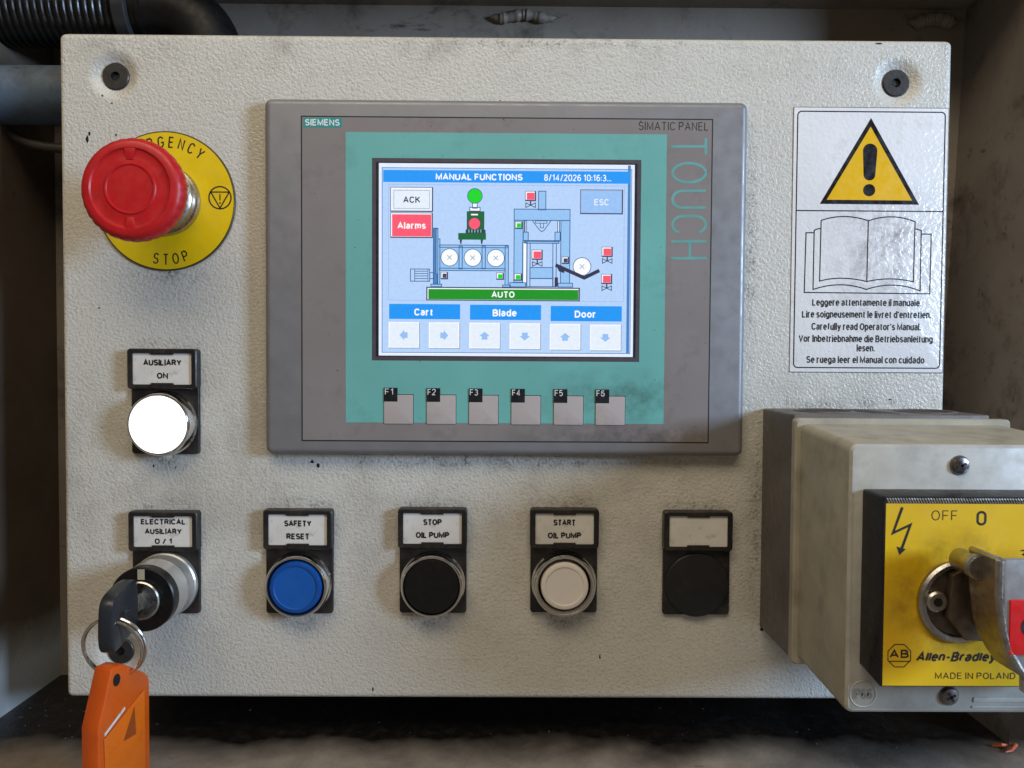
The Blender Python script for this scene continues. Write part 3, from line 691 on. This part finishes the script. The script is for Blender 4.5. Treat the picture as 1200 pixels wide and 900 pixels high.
# ------------------------------------------------------------------ push buttons
def holder(root, cx, top, bot, lines, caps):
    """black mounting plate and raised label frame, centre column cx, picture rows top..bot on the panel"""
    x, yt = P(cx, top); _, yb = P(cx, bot); hw = 15.1
    mb = MB(); mb.rbox(x-hw, yb, x+hw, yt, 1.5, -.3, 1.8, .6, M['holder'], cap0=False); hb = mb.build('mounting_plate', root)
    fh = 17.6; y0 = yt-fh; y1 = yt+.3
    mb = MB(); n = 5; wi = 4.9; t = 2.0
    o = MB.rr(x-hw-.35, y0, x+hw-.05+.3, y1, 1.5, n); i = MB.rr(x-hw+t, y0+t, x+hw-t, y1-t, .5, n)
    o2 = MB.rr(x-hw-.35+.5, y0+.5, x+hw-.25, y1-.5, 1.1, n)
    mb.loft([[(a, b, 0) for a, b in o], [(a, b, wi-.5) for a, b in o], [(a, b, wi) for a, b in o2], [(a, b, wi) for a, b in i], [(a, b, wi-.9) for a, b in i]], M['holder'], False, False)
    for yy, s_ in ((y0, 1), (y1, -1)): mb.rbox(x-5, min(yy+s_*1.2, yy+s_*2.7), x+5, max(yy+s_*1.2, yy+s_*2.7), .3, wi-1, wi-.15, .2, M['holder'])
    fr = mb.build('label_frame', root)
    wc = wi-.8
    mb = MB(); mb.rect(x-hw+t-.1, y0+t-.1, x+hw-t+.1, y1-t+.1, wc, M['card'])
    if lines:
        ycs = {1: [.5], 2: [.70, .28], 3: [.81, .5, .18]}[len(lines)]
        for ln, f, wd2 in zip(lines, ycs, caps): mb.text(ln, x, y0+t+(fh-2*t+.3)*f, 2.75 if len(lines) < 3 else 2.5, wc+.06, M['inkfade'], width=wd2, wt=.24)
    mb.build('label_card', fr)
    return x, yb+13.8
def bezel(root, x, y, r_in, depth, m_='chrome'):
    mb = MB(); mb.lathe(x, y, [(14.6, 1.0), (14.6, 2.2), (14.0, 3.0), (13.9, depth-1.2), (13.6, depth-.4), (13.2, depth), (12.7, depth-.1), (r_in+.25, depth-1.3), (r_in, depth-3.4)], M[m_], 72, cap1=False)
    return mb.build('bezel_ring', root)
def button(root, x, y, r, wtop, m1, m2=None, dish=True, name='button_cap'):
    mb = MB(); mb.lathe(x, y, [(r, 1.5), (r, wtop-.9), (r-.35, wtop-.25), (r-1.0, wtop), (r-2.0, wtop-.02)], M[m1], 64, cap1=False)
    mb.lathe(x, y, [(r-2.0, wtop-.02), (r-2.3, wtop-.4), (r-6, wtop-.5), (.5, wtop-.55)], M[m2 or m1], 64)
    return mb.build(name, root)
GB = 'push buttons along the lower row'
def unit(name, cx, top, bot, lines, caps, label, cat, group=None):
    x, y = P(cx, bot); r = thing(name, (x, y, 0), label, cat, group)
    return (r,)+holder(r, cx, top, bot, lines, caps)
r, x, y = unit('indicator_lamp', 195, 409.5, 531.5, ['AUSILIARY', 'ON'], [17, 5], 'glowing white indicator lamp under the AUSILIARY ON label', 'indicator lamp')
bezel(r, x, y, 12.6, 9.2)
mb = MB(); mb.lathe(x, y, [(12.5, 3), (12.5, 8.4), (12.2, 8.9), (9, 9.3), (4, 9.5), (.5, 9.55)], M['lamp'], 64); mb.build('lens', r)
r, x, y = unit('push_button', 352, 596, 717.5, ['SAFETY', 'RESET'], [12.2, 10.4], 'blue push button in a chrome ring labelled SAFETY RESET', 'push button', GB)
bezel(r, x, y, 11.9, 8.4); button(r, x, y, 11.6, 9.0, 'bluebtn', 'bluebtn2')
r, x, y = unit('push_button', 508, 594.5, 717, ['STOP', 'OIL PUMP'], [8.3, 15], 'black push button in a chrome ring labelled STOP OIL PUMP', 'push button', GB)
bezel(r, x, y, 12.4, 8.4); mb = MB(); mb.lathe(x, y, [(12.3, 1.5), (12.3, 7.4), (11.8, 7.9), (6, 8.0), (.5, 8.0)], M['blackbtn'], 64); mb.build('button_cap', r)
r, x, y = unit('push_button', 661, 595, 716.5, ['START', 'OIL PUMP'], [10, 15], 'ivory white push button in a chrome ring labelled START OIL PUMP', 'push button', GB)
bezel(r, x, y, 11.6, 8.4); button(r, x, y, 10.6, 8.2, 'whitebtn')
r, x, y = unit('blanking_plug', 816, 598, 719, [], [], 'unused black blanking plug under an empty label card', 'blanking plug')
mb = MB(); mb.lathe(x, y, [(14.4, 1.5), (14.4, 2.6), (13.9, 3.0), (8, 3.3), (.5, 3.4)], M['plug'], 64); mb.build('cap', r)

# ------------------------------------------------------------------ key switch
r, x, y = unit('key_switch', 196, 598, 717.5, ['ELECTRICAL', 'AUSILIARY', '0 / 1'], [20, 16.5, 7.6], 'silver key switch labelled ELECTRICAL AUSILIARY with a key in its lock', 'key switch')
WK = 25.0; kx, ky = x, y-.3
mb = MB(); mb.lathe(kx, ky, [(14.5, 1.2), (14.5, 4), (13.9, 4.6), (13.8, 11), (13.95, 11.3), (13.8, 11.6), (13.6, 20)], M['barrel'], 72, cap1=False); mb.build('barrel', r)
mb = MB(); mb.lathe(kx, ky, [(13.7, 20), (13.7, WK-.6), (13.2, WK), (8.4, WK), (8.2, WK-1)], M['blackbtn'], 72, cap1=False); mb.rect(kx-1.6, ky+8.6, kx+1.4, ky+13.0, WK+.06, M['mark']); mb.build('black_face', r)
mb = MB(); mb.lathe(kx, ky, [(8.2, WK-2), (8.2, WK+1.6), (7.7, WK+2.0), (7.2, WK+1.5), (.4, WK+1.4)], M['steel'], 56); mb.rect(kx-.9, ky-4.4, kx+.9, ky+4.4, WK+1.5, M['socket']); mb.build('lock_cylinder', r)

# the key, its ring and the tag are loose things
key = thing('key', (kx, ky, WK+2), 'black plastic headed key standing in the lock of the key switch', 'key')
HU, HV, HW = kx-1.0, ky-2.0, WK+18
mb = MB(); mb.T = lambda a, b, c: (HU+c+.06*(a-HW), b, a)     # local: a = w, b = v, c = u
out = [(WK+4.5, ky+7.5), (WK+6.5, ky+11), (WK+14, ky+11.5), (WK+25, ky+9.5), (WK+28.5, ky+6.5), (WK+29.5, ky-4), (WK+29, ky-9.5), (WK+26.5, ky-13), (WK+12, ky-10.5), (WK+6, ky-9.6), (WK+4.5, ky-7)]
def subdiv(p, k=2):
    for _ in range(k):
        q = []
        for i in range(len(p)):
            a, b = np.array(p[i]), np.array(p[(i+1) % len(p)]); q += [tuple(.8*a+.2*b), tuple(.2*a+.8*b)]
        p = q
    return p
mb.prism(subdiv(out), -2.9, 2.9, M['keyhead'], 1.1)
hw_, hv_ = WK+20.5, ky-1.2
for s_ in (-1, 1):
    mb.add([(hw_+2.2*math.cos(t), hv_+3.0*math.sin(t), s_*2.96) for t in np.linspace(0, 2*PI, 20)[:-1]], [tuple(range(19))], M['socket'])
    mb.stroke([(hw_+2.5*math.cos(t), hv_+3.3*math.sin(t)) for t in np.linspace(0, 2*PI, 24)[:-1]], .7, s_*3.0, M['keyhead'], True)
mb.T = None
mb.build('key_head', key)
mb = MB(); mb.T = lambda a, b, c: (HU+1+c, b, a); mb.prism([(WK-4, ky-3.6), (WK+8, ky-3.6), (WK+8, ky+3.6), (WK-4, ky+3.6)], -.9, .9, M['steel'], .2); mb.build('key_blade', key)
rw = hw_; rr2 = 12.0; rcx, rcy = P(133.5, 757, rw); rcy = hv_-rr2+.6+0.2
mb = MB(); pts = []; nn = 150
for i in range(nn+1):
    t = PI/2+4*PI*i/nn*1.02; pts.append((rcx+rr2*math.cos(t), rcy+rr2*math.sin(t), rw+1.2*math.sin(t*.5+1)+.3+(i/nn-.5)*2.0+2.2*math.sin(t)))
mb.tube(pts, .68, M['chrome'], 10)
tag(mb.build('key_ring', anchor=(rcx, rcy, rw)), 'double coiled steel key ring hanging from the black key head', 'key ring')
# orange tag
TA = math.radians(72); tvt = P(140, 774, rw)[1]; tcx, tcw = rcx+1.3, rw+1.0
ca, sa = math.cos(TA), math.sin(TA)
def TT(a, b, c): return (tcx+(a)*ca+c*sa, b, tcw-(a)*sa+c*ca)       # a across the tag (a<0 nearer the viewer), c out of its face
kt = thing('key_tag', (tcx, VF, tcw), 'orange plastic key tag hanging from the steel ring', 'key tag')
hwd = 13.0; vb = VF+3
ol_ = [(-6.6, tvt-.6), (-5.6, tvt), (-1.6, tvt), (.4, tvt-.8), (hwd-2.4, tvt-8), (hwd-.6, tvt-10), (hwd, tvt-12.5), (hwd, vb+3), (hwd-3, vb), (-hwd+3, vb), (-hwd, vb+3), (-hwd, tvt-21), (-hwd+.8, tvt-18.5)]
mb = MB(); mb.T = TT; mb.prism(ol_, -4.2, 4.2, M['orange'], .9)
mb.add([(-4.0+1.8*math.cos(t), tvt-5.2+2.4*math.sin(t), 4.26) for t in np.linspace(0, 2*PI, 24)[:-1]], [tuple(range(23))], M['socket'])
mb.build('body', kt)
mb = MB(); mb.T = TT; win = [(-hwd+2.4, tvt-25.5), (hwd-3.2, tvt-14.5), (hwd-3.2, vb+4), (-hwd+3.0, vb+4)]
mb.prism(win, 4.2, 4.7, M['orange2'], .3)
mb.poly([(-1.5, tvt-30.5), (5, tvt-30.5), (4.2, tvt-19)], 4.76, M['orangedk'])
mb.build('label_window', kt)
mb = MB(); mb.T = TT; mb.prism([(-hwd+2.6, tvt-24.4), (-.5, tvt-18.2), (-.5, tvt-17.2), (-hwd+2.6, tvt-23.4)], 4.3, 4.85, M['card'], .1); mb.build('insert_edge', kt)

# ------------------------------------------------------------------ emergency stop
ex, ey = P(194, 235.5, 1)
es = thing('emergency_stop', (ex, ey, 0), 'red mushroom emergency stop button on a yellow disc', 'emergency stop')
mb = MB(); mb.lathe(ex, ey, [(30.9, -.3), (30.9, .7), (30.6, 1.0), (30.2, 1.02)], M['discedge'], 96, cap1=False); mb.disc(ex, ey, 30.25, 1.03, M['yellow'], 96)
dz = 1.1
for i, ch in enumerate('EMERGENCY'):
    a = math.radians(135-10.2*i); mb.text(ch, ex+26.0*math.cos(a), ey+26.0*math.sin(a), 5.0, dz, M['ink'], rot=a-PI/2, wt=.125, sx=.8)
for i, ch in enumerate('STOP'):
    a = math.radians(260.3+9.7*i); mb.text(ch, ex+25.8*math.cos(a), ey+25.8*math.sin(a), 4.9, dz, M['ink'], rot=a+PI/2, wt=.115, sx=.82)
for s_ in (0,):
    qx, qy = ex+24.2, ey+1.6
    mb.ring(qx, qy, 4.6, 5.2, dz, M['ink']); mb.stroke([(qx-4.1, qy+2.5), (qx+4.1, qy+2.5), (qx, qy-4.6)], .55, dz, M['ink'], True)
    mb.stroke([(qx, qy+1.6), (qx, qy-1.2)], .5, dz, M['ink']); mb.disc(qx, qy-2.3, .4, dz, M['ink'], 12)
mb.build('legend_disc', es)
mb = MB(); mb.lathe(ex, ey, [(15.6, 1), (15.6, 2.2), (15.0, 3.2), (14.2, 3.4), (13.8, 5.0), (14.0, 7.2), (13.2, 8.0), (11.6, 8.6), (11.2, 13), (11.2, 24)], M['steel'], 64, cap1=False); mb.build('collar', es)
HF = 34.0; ey -= 1.6
def knurl(t, r, w): return 1+.018*(abs(math.sin(t*PI*30))**.6 if (r > 19.5 and HF-8 < w < HF-2.2) else 0)
mb = MB(); mb.lathe(ex, ey, [(11, HF-10.0), (17, HF-9.6), (19.4, HF-8.8), (20.3, HF-7.2), (20.6, HF-5.2), (20.5, HF-3.0), (20.1, HF-1.7), (19.2, HF-.8), (18.2, HF-.35), (16.4, HF-.3), (15.9, HF-.9), (14.6, HF-1.2), (12.4, HF-.9), (10.6, HF-.75), (10.2, HF-.3), (9.6, HF-.3), (9.3, HF-.7), (4, HF-.55), (.4, HF-.5)], M['red'], 180, wob=knurl)
for a0 in (PI/2, -PI/2):                                          # two bridges across the grip groove
    mb.T = None
    b = [(r_*math.cos(a0+s_*d), r_*math.sin(a0+s_*d)) for r_, d, s_ in ((16.8, .15, -1), (16.8, .15, 1), (11.6, .12, 1), (11.6, .12, -1))]
    mb.prism([(ex+p, ey+q) for p, q in b], HF-1.5, HF-.45, M['red'], .4)
mb.build('mushroom_head', es)

# ------------------------------------------------------------------ main switch box
W1, W2, W3 = 37.0, 86.0, 98.5

bl, btop = P(894.5, 478.5); _, bbot = P(892, 735)
u1r, _ = P(1160, 492, W1)
YG = ((P(1122, 700, W3)[0]-.5*(bl+u1r))*MM, (P(1122, 700, W3)[1]-bbot)*MM)
M['yellow2'] = yellow_face()
sw = thing('main_switch', (0.5*(bl+u1r), bbot, 0), 'large beige isolator switch box with yellow face and metal handle', 'isolator switch')
mb = MB(); mb.rbox(bl, bbot, u1r, btop, 1.0, -.5, W1-.2, .5, M['boxbase']); ba = mb.build('base', sw)
bwid = u1r-bl
mb = MB()
def topdisc(uc, wc, ru, rw_, m_): mb.add([(uc+ru*math.cos(t), btop+.06, wc-rw_*math.sin(t)) for t in np.linspace(0, 2*PI, 40)[:-1]], [tuple(range(39))], m_)
for uc in (bl+bwid*.25, bl+bwid*.80):
    topdisc(uc, 18, 11.5, 13.0, M['boxbase']); mb.tube([(uc+11.5*math.cos(t), btop+.1, 18+13.0*math.sin(t)) for t in np.linspace(0, 2*PI, 40)], .5, M['boxbase'], 6)
    mb.add([(uc+10.6*math.cos(t), btop+.12, 18-12*math.sin(t)) for t in np.linspace(0, 2*PI, 40)[:-1]], [tuple(range(39))], M['hole'])
mb.add([(bl+bwid*.45, btop+.1, 30), (bl+bwid*.60, btop+.1, 30), (bl+bwid*.53, btop+.1, 6), (bl+bwid*.40, btop+.1, 6)], [(0, 1, 2, 3)], M['socket'])
mb.build('knockout', ba)
fl, ft = P(997.5, 519.5, W2); fl2, fb = P(987, 836, W2); fl = .5*(fl+fl2)
fr = fl+84.0
c0, ct = P(928.0, 489.5, W1); _, cb = P(921, 774, W1); cR = c0+86
mb = MB()
rings = []
n5 = 5
for ww, x0, y0, x1, y1, rr_ in ((W1-.2, c0+.2, cb, cR, ct, 1.6), (W1+3.6, c0, cb, cR+.2, ct, 1.8), (W1+4.4, c0+.6, cb+.6, cR-.5, ct-.6, 1.8)):
    rings.append([(a, b, ww) for a, b in MB.rr(x0, y0, x1, y1, rr_, n5)])
mb.loft(rings, M['beige'], True, True); 
rings = []
i0 = 2.2
for f, ins in ((0, 0), (.96, 0), (.985, .35), (1.0, 1.3)):
    x0 = (c0+i0)*(1-f)+fl*f+ins; x1 = (cR-i0)*(1-f)+fr*f-ins; y0 = (cb+i0)*(1-f)+fb*f+ins; y1 = (ct-i0)*(1-f)+ft*f-ins
    rings.append([(a, b, (W1+4.2)*(1-f)+W2*f) for a, b in MB.rr(x0, y0, x1, y1, 3.0-min(ins, 1.2), n5)])
mb.loft(rings[:3], M['beige'], False, False); mb.loft(rings[2:], M['boxface'], False, True)
k_ = mmpp(W2)
px, py = P(1011, 813, W2); mb.ring(px, py, 15.2*k_, 16.2*k_, W2+.12, M['boxface']); mb.tube([(px+15.6*k_*math.cos(t), py+15.6*k_*math.sin(t), W2+.05) for t in np.linspace(0, 2*PI, 48)], .22, M['boxface'], 6)
mb.text('IP66', px, py, 12*k_, W2+.16, M['emboss'], width=23*k_, wt=.15)
a = P(1140, 817, W2); b = P(1215, 823, W2); mb.rbox(a[0], b[1], b[0], a[1], .4, W2-.1, W2+.35, .2, M['boxface'])
a = P(1138, 827, W2); b = P(1215, 830, W2); mb.rbox(a[0], b[1], b[0], a[1], .4, W2-.1, W2+.3, .2, M['boxface'])
cv = mb.build('cover', sw)
for sx, sy in ((1125.5, 545.5), (1113, 816)):
    qx, qy = P(sx, sy, W2+.5); mb = MB()
    mb.lathe(qx, qy, [(3.5, W2-.3), (3.4, W2+.2), (2.7, W2+1.1), (1.4, W2+1.5), (.3, W2+1.6)], M['screw'], 32)
    for an in (.5, .5+PI/2): mb.stroke([(qx-1.7*math.cos(an), qy-1.7*math.sin(an)), (qx+1.7*math.cos(an), qy+1.7*math.sin(an))], .8, W2+1.68, M['socket'])
    mb.build('screw', cv)
# black surround with the yellow face
el, et = P(1036.8, 582.5, W3); el2, eb = P(1031, 805, W3); el = .5*(el+el2)
gl, gt = P(1014.5, 573, W2); gl2, gb = P(1004, 782, W2); gl = .5*(gl+gl2)
er = el+64
mb = MB(); rings = []
for ww, x0, y0, x1, y1 in ((W2-.5, gl, gb+1, er+.5, gt), (W2+1, gl, gb+1, er+.5, gt), (W3-.5, el-.3, eb, er, et+.2), (W3, el, eb+.3, er-.3, et)):
    rings.append([(a, b, ww) for a, b in MB.rr(x0, y0, x1, y1, .8, 3)])
mb.loft(rings, M['escut'], True, True); eo = mb.build('surround', sw)
w = W3+.1
yt_ = P(1040, 590, w)[1]
mb = MB(); mb.rect(el+.6, eb+.5, er-.6, yt_, w, M['yellow2'])
mb.pstroke([(1057.5, 594.5), (1046.6, 624.6), (1067, 615), (1056, 645)], 3.3, w+.06, M['ink']); mb.ppoly([(1050.8, 640.5), (1061.6, 643.5), (1054, 650.5)], w+.07, M['ink'])
mb.ptext('OFF', 1107, 604, 12, w+.06, M['inkfade'], width=31, wt=.09); mb.ptext('0', 1150.3, 607.3, 17.5, w+.06, M['ink'], width=12, wt=.16)
oc = P(1053.8, 768.3, w); k_ = mmpp(w)
mb.stroke([(oc[0]+14.6*k_*math.cos(PI/8+i*PI/4), oc[1]+14.6*k_*math.sin(PI/8+i*PI/4)) for i in range(8)], 1.1*k_, w+.06, M['ink'], True)
mb.ptext('AB', 1053.8, 766.2, 10, w+.06, M['ink'], width=23, wt=.19); mb.pstroke([(1041, 775), (1067, 775)], 1.1, w+.06, M['ink'])
mb.ptext('Allen-Bradley', 1121, 769.6, 11.6, w+.06, M['ink'], width=97, wt=.215, shear=.24)
mb.ptext('MADE IN POLAND', 1143, 792, 7.8, w+.06, M['inkfade'], width=96, wt=.13)
mb.ptext('30', 1203, 650, 12, w+.06, M['ink'], width=16)
mb.build('yellow_label', eo)
mb = MB(); yb_ = yt_+.15; nr = 70
for i in range(nr):
    x0 = el+.8+(er-el-1.6)*i/nr; x1 = x0+(er-el-1.6)/nr*.6; mb.add([(x0+.6, yb_, W3+.1), (x1+.6, yb_, W3+.1), (x1-.2, et-.3, W3+.1), (x0-.2, et-.3, W3+.1), ((x0+x1)/2+.2, (yb_+et)/2, W3+.35)], [(0, 1, 4), (1, 2, 4), (2, 3, 4), (3, 0, 4)], M['ridge'])
mb.build('ridged_strip', eo)
# rotating handle
hx, hy = P(1122, 704, W3)
k3 = mmpp(W3)
hd_r = 49*k3
mb = MB(); mb.lathe(hx, hy, [(hd_r, W3-.2), (hd_r, W3+1.5), (hd_r-.8, W3+2.2), (hd_r-2.0, W3+2.2), (hd_r-2.6, W3+1.2)], M['cast'], 72, cap1=False); mb.lathe(hx, hy, [(hd_r-2.5, W3+1.2), (4, W3+1.0)], M['hubdark'], 60)
qx, qy = P(1096, 704, W3+2); mb.lathe(qx, qy, [(3.4, W3+1), (3.4, W3+3.2), (2.8, W3+3.8), (1.5, W3+3.8), (1.3, W3+2.6)], M['steel'], 24); mb.disc(qx, qy, 1.5, W3+3.86, M['socket'], 6)
mb.prism([P(1112, 672, W3+2), P(1150, 655, W3+2), P(1160, 750, W3+2), P(1128, 748, W3+2), P(1106, 722, W3+2)], W3+1, W3+4.5, M['hubdark'], .8)
hub = mb.build('hub', sw)
WH0, WH1 = W3+5, W3+25
def ho(w): return 0
L0 = [(1176, 660), (1178, 735), (1183, 758), (1192, 780), (1200, 792), (1200, 812), (1206, 816), (1206, 790), (1300, 700), (1300, 655), (1180, 656)]
outl = [P(x, y, WH1) for x, y in L0]
mb = MB(); mb.prism(outl, WH1-2.6, WH1, M['castlight'], .5)
lev = mb.build('lever', sw)
mb = MB()
# left cheek: a plate standing on the hub and running out to the lever
qa = P(1168.5, 656.5, WH1-1); qb = P(1172, 738, WH1-1); qc = P(1190, 781, WH1-1); qd = P(1200, 795, WH1-1)
th = 2.0
mb.prism([P(1150, 664, W3+10), P(1230, 664, W3+10), P(1230, 730, W3+10), P(1152, 738, W3+10)], W3+3, W3+14, M['castdark'], .5)
vs = []
prof = [qa, (qa[0], (qa[1]+qb[1])/2), qb, P(1178, 760, WH1-1), qc, qd]
fr_, bk_ = [], []
for a, b in prof: fr_.append((a, b, WH1-1.2)); bk_.append((a, b, W3+10.5))
fr2 = [(a+th, b, c) for a, b, c in fr_]; bk2 = [(a+th, b, c) for a, b, c in bk_]
N_ = len(prof); vs = fr_+bk_+fr2+bk2; fs = []
for i in range(N_-1): fs += [(i, i+1, N_+i+1, N_+i), (2*N_+i+1, 2*N_+i, 3*N_+i, 3*N_+i+1), (i+1, i, 2*N_+i, 2*N_+i+1), (N_+i, N_+i+1, 3*N_+i+1, 3*N_+i)]
fs += [(0, N_, 3*N_, 2*N_), (N_-1, 3*N_-1, 4*N_-1, 2*N_-1)]
mb.add(vs, fs, M['castdark']); mb.tube([(a+.5, b, c+.6) for a, b, c in fr_], 1.15, M['cast'], 10); mb.tube([(a+.6, b, c+.1) for a, b, c in ((bk_[0]), (fr_[0]))], 1.0, M['cast'], 10); mb.build('cheek', lev, ang=30)
mb = MB(); pxp, pyp = P(1150, 666, W3+17); mb.lathe(pxp, pyp, [(3.6, W3+6), (3.6, W3+14), (4.0, W3+14.4), (4.0, W3+16.4), (3.6, W3+17), (.4, W3+17.1)], M['cast'], 36); mb.build('pin', lev)
mb = MB(); a = P(1184, 703, WH1+.4); b = P(1262, 768, WH1+.4); mb.rbox(a[0], b[1], b[0], a[1], .5, WH1-.3, WH1+.5, .2, M['redins'])
mb.ptext('O', 1208, 735, 24, WH1+.56, M['ink'], width=24, bold=.01); mb.build('red_insert', lev)

# ------------------------------------------------------------------ conduit, pipe, cable and debris round the panel
WHs = -32.0
cy_ = P(100, 14, WHs)[1]; x0 = P(-90, 14, WHs)[0]; x1 = P(150, 14, WHs)[0]
hs = thing('corrugated_hose', (x1, cy_, WHs), 'black corrugated conduit running above the panel top left corner', 'conduit')
mb = MB(); pts = []; rs = []; pit = 3.35; nn = int((x1-x0)/pit*8)
for i in range(nn+1):
    xx = x0+(x1-x0)*i/nn; pts.append((xx, cy_, WHs)); rs.append(15.2+1.5*(abs(math.sin(PI*(xx-x0)/pit))**.7))
mb.tube(pts, rs, M['hose'], 40); mb.build('ribbed_pipe', hs)
mb = MB(); xa, xb = x1-.5, P(166, 14, WHs)[0]
mb.tube([(xa, cy_, WHs), (xa+.8, cy_, WHs), (xb-.8, cy_, WHs), (xb, cy_, WHs)], [16.8, 18, 18, 16.8], M['collar'], 40); mb.build('collar', hs)
mb = MB(); pts = [(xb-1, cy_, WHs)]; xe = P(248, 14, WHs)[0]; rb = 22.0
pts += [(xb+(xe-rb-xb)*t, cy_, WHs) for t in (.15, .3, .31, .45, .46, .6, .8, 1)]
pts += [(xe-rb+rb*math.sin(a), cy_-rb+rb*math.cos(a), WHs) for a in np.linspace(.1, PI/2, 14)]+[(xe, cy_-rb-14, WHs)]
rs = [15.5, 15.5, 15.5, 16.2, 16.2, 15]+[14.6]*(len(pts)-6)
mb.tube(pts, rs, M['hose2'], 40); mb.build('elbow', hs)
wp = -28.5; yc = P(30, 112, wp)[1]; rp = 13.6
M['pipe'] = wall_mat('grimy_blue_grey_paint', lin(72, 90, 110), lin(90, 108, 128), 300)
mb = MB(); mb.tube([(UL-30, yc, wp), (UL+20, yc, wp), (UL+50, yc, wp), (PL+20, yc, wp)], rp, M['pipe'], 40)
tag(mb.build('support_pipe', anchor=(UL, yc, wp)), 'thick pale blue-grey pipe end passing behind the panel at upper left', 'pipe')
mb = MB(); wcb = -40.0
cpts = [(-40, 100), (-20, 122), (-6, 138), (4, 150), (16, 160), (34, 168), (52, 172), (72, 174), (95, 174)]
pp_ = []
for i in range(len(cpts)-1):
    for t in np.linspace(0, 1, 5)[:-1]: pp_.append((cpts[i][0]*(1-t)+cpts[i+1][0]*t, cpts[i][1]*(1-t)+cpts[i+1][1]*t))
mb.tube([(*P(a, b, wcb+6), wcb+6) for a, b in pp_], 2.4, M['cable'], 14)
tag(mb.build('cable', anchor=(*P(0, 146, wcb), wcb)), 'dark cable sagging under the pale pipe at upper left', 'cable')
mb = MB(); zx = 0
sp0 = [(216, VF+.6, 2), (219, VF+1.8, 3.5), (222, VF+1.2, 3), (224, VF+2.4, 5), (221, VF+1, 7), (218, VF+.8, 8)]
fx = P(1175, 883, 4)[0]
mb.tube([(fx-5+(a-216)*1.1, b, 2+c) for a, b, c in sp0], [.5, .9, .8, 1, .7, .3], M['scrap'], 8)
tag(mb.build('plastic_scrap', anchor=(fx, VF, 4)), 'tiny curled orange shaving lying on the oily floor at lower right', 'scrap')
mb = MB()
for i in range(70):
    u = random.uniform(-235, 225); ww = random.uniform(-45, 12); a = random.uniform(0, PI); l = random.uniform(.15, .6)
    if random.random() < .35: u = random.uniform(-235, -190)
    mb.tube([(u, VF+.2, ww), (u+l*math.cos(a), VF+.45, ww+l*math.sin(a)), (u+2*l*math.cos(a+.4), VF+.2, ww+2*l*math.sin(a+.4))], .11, M['swarf'], 5)
tag(mb.build('metal_swarf', anchor=(0, VF, 0)), 'fine metal chips scattered in the oil under the panel', 'swarf', kind='stuff')
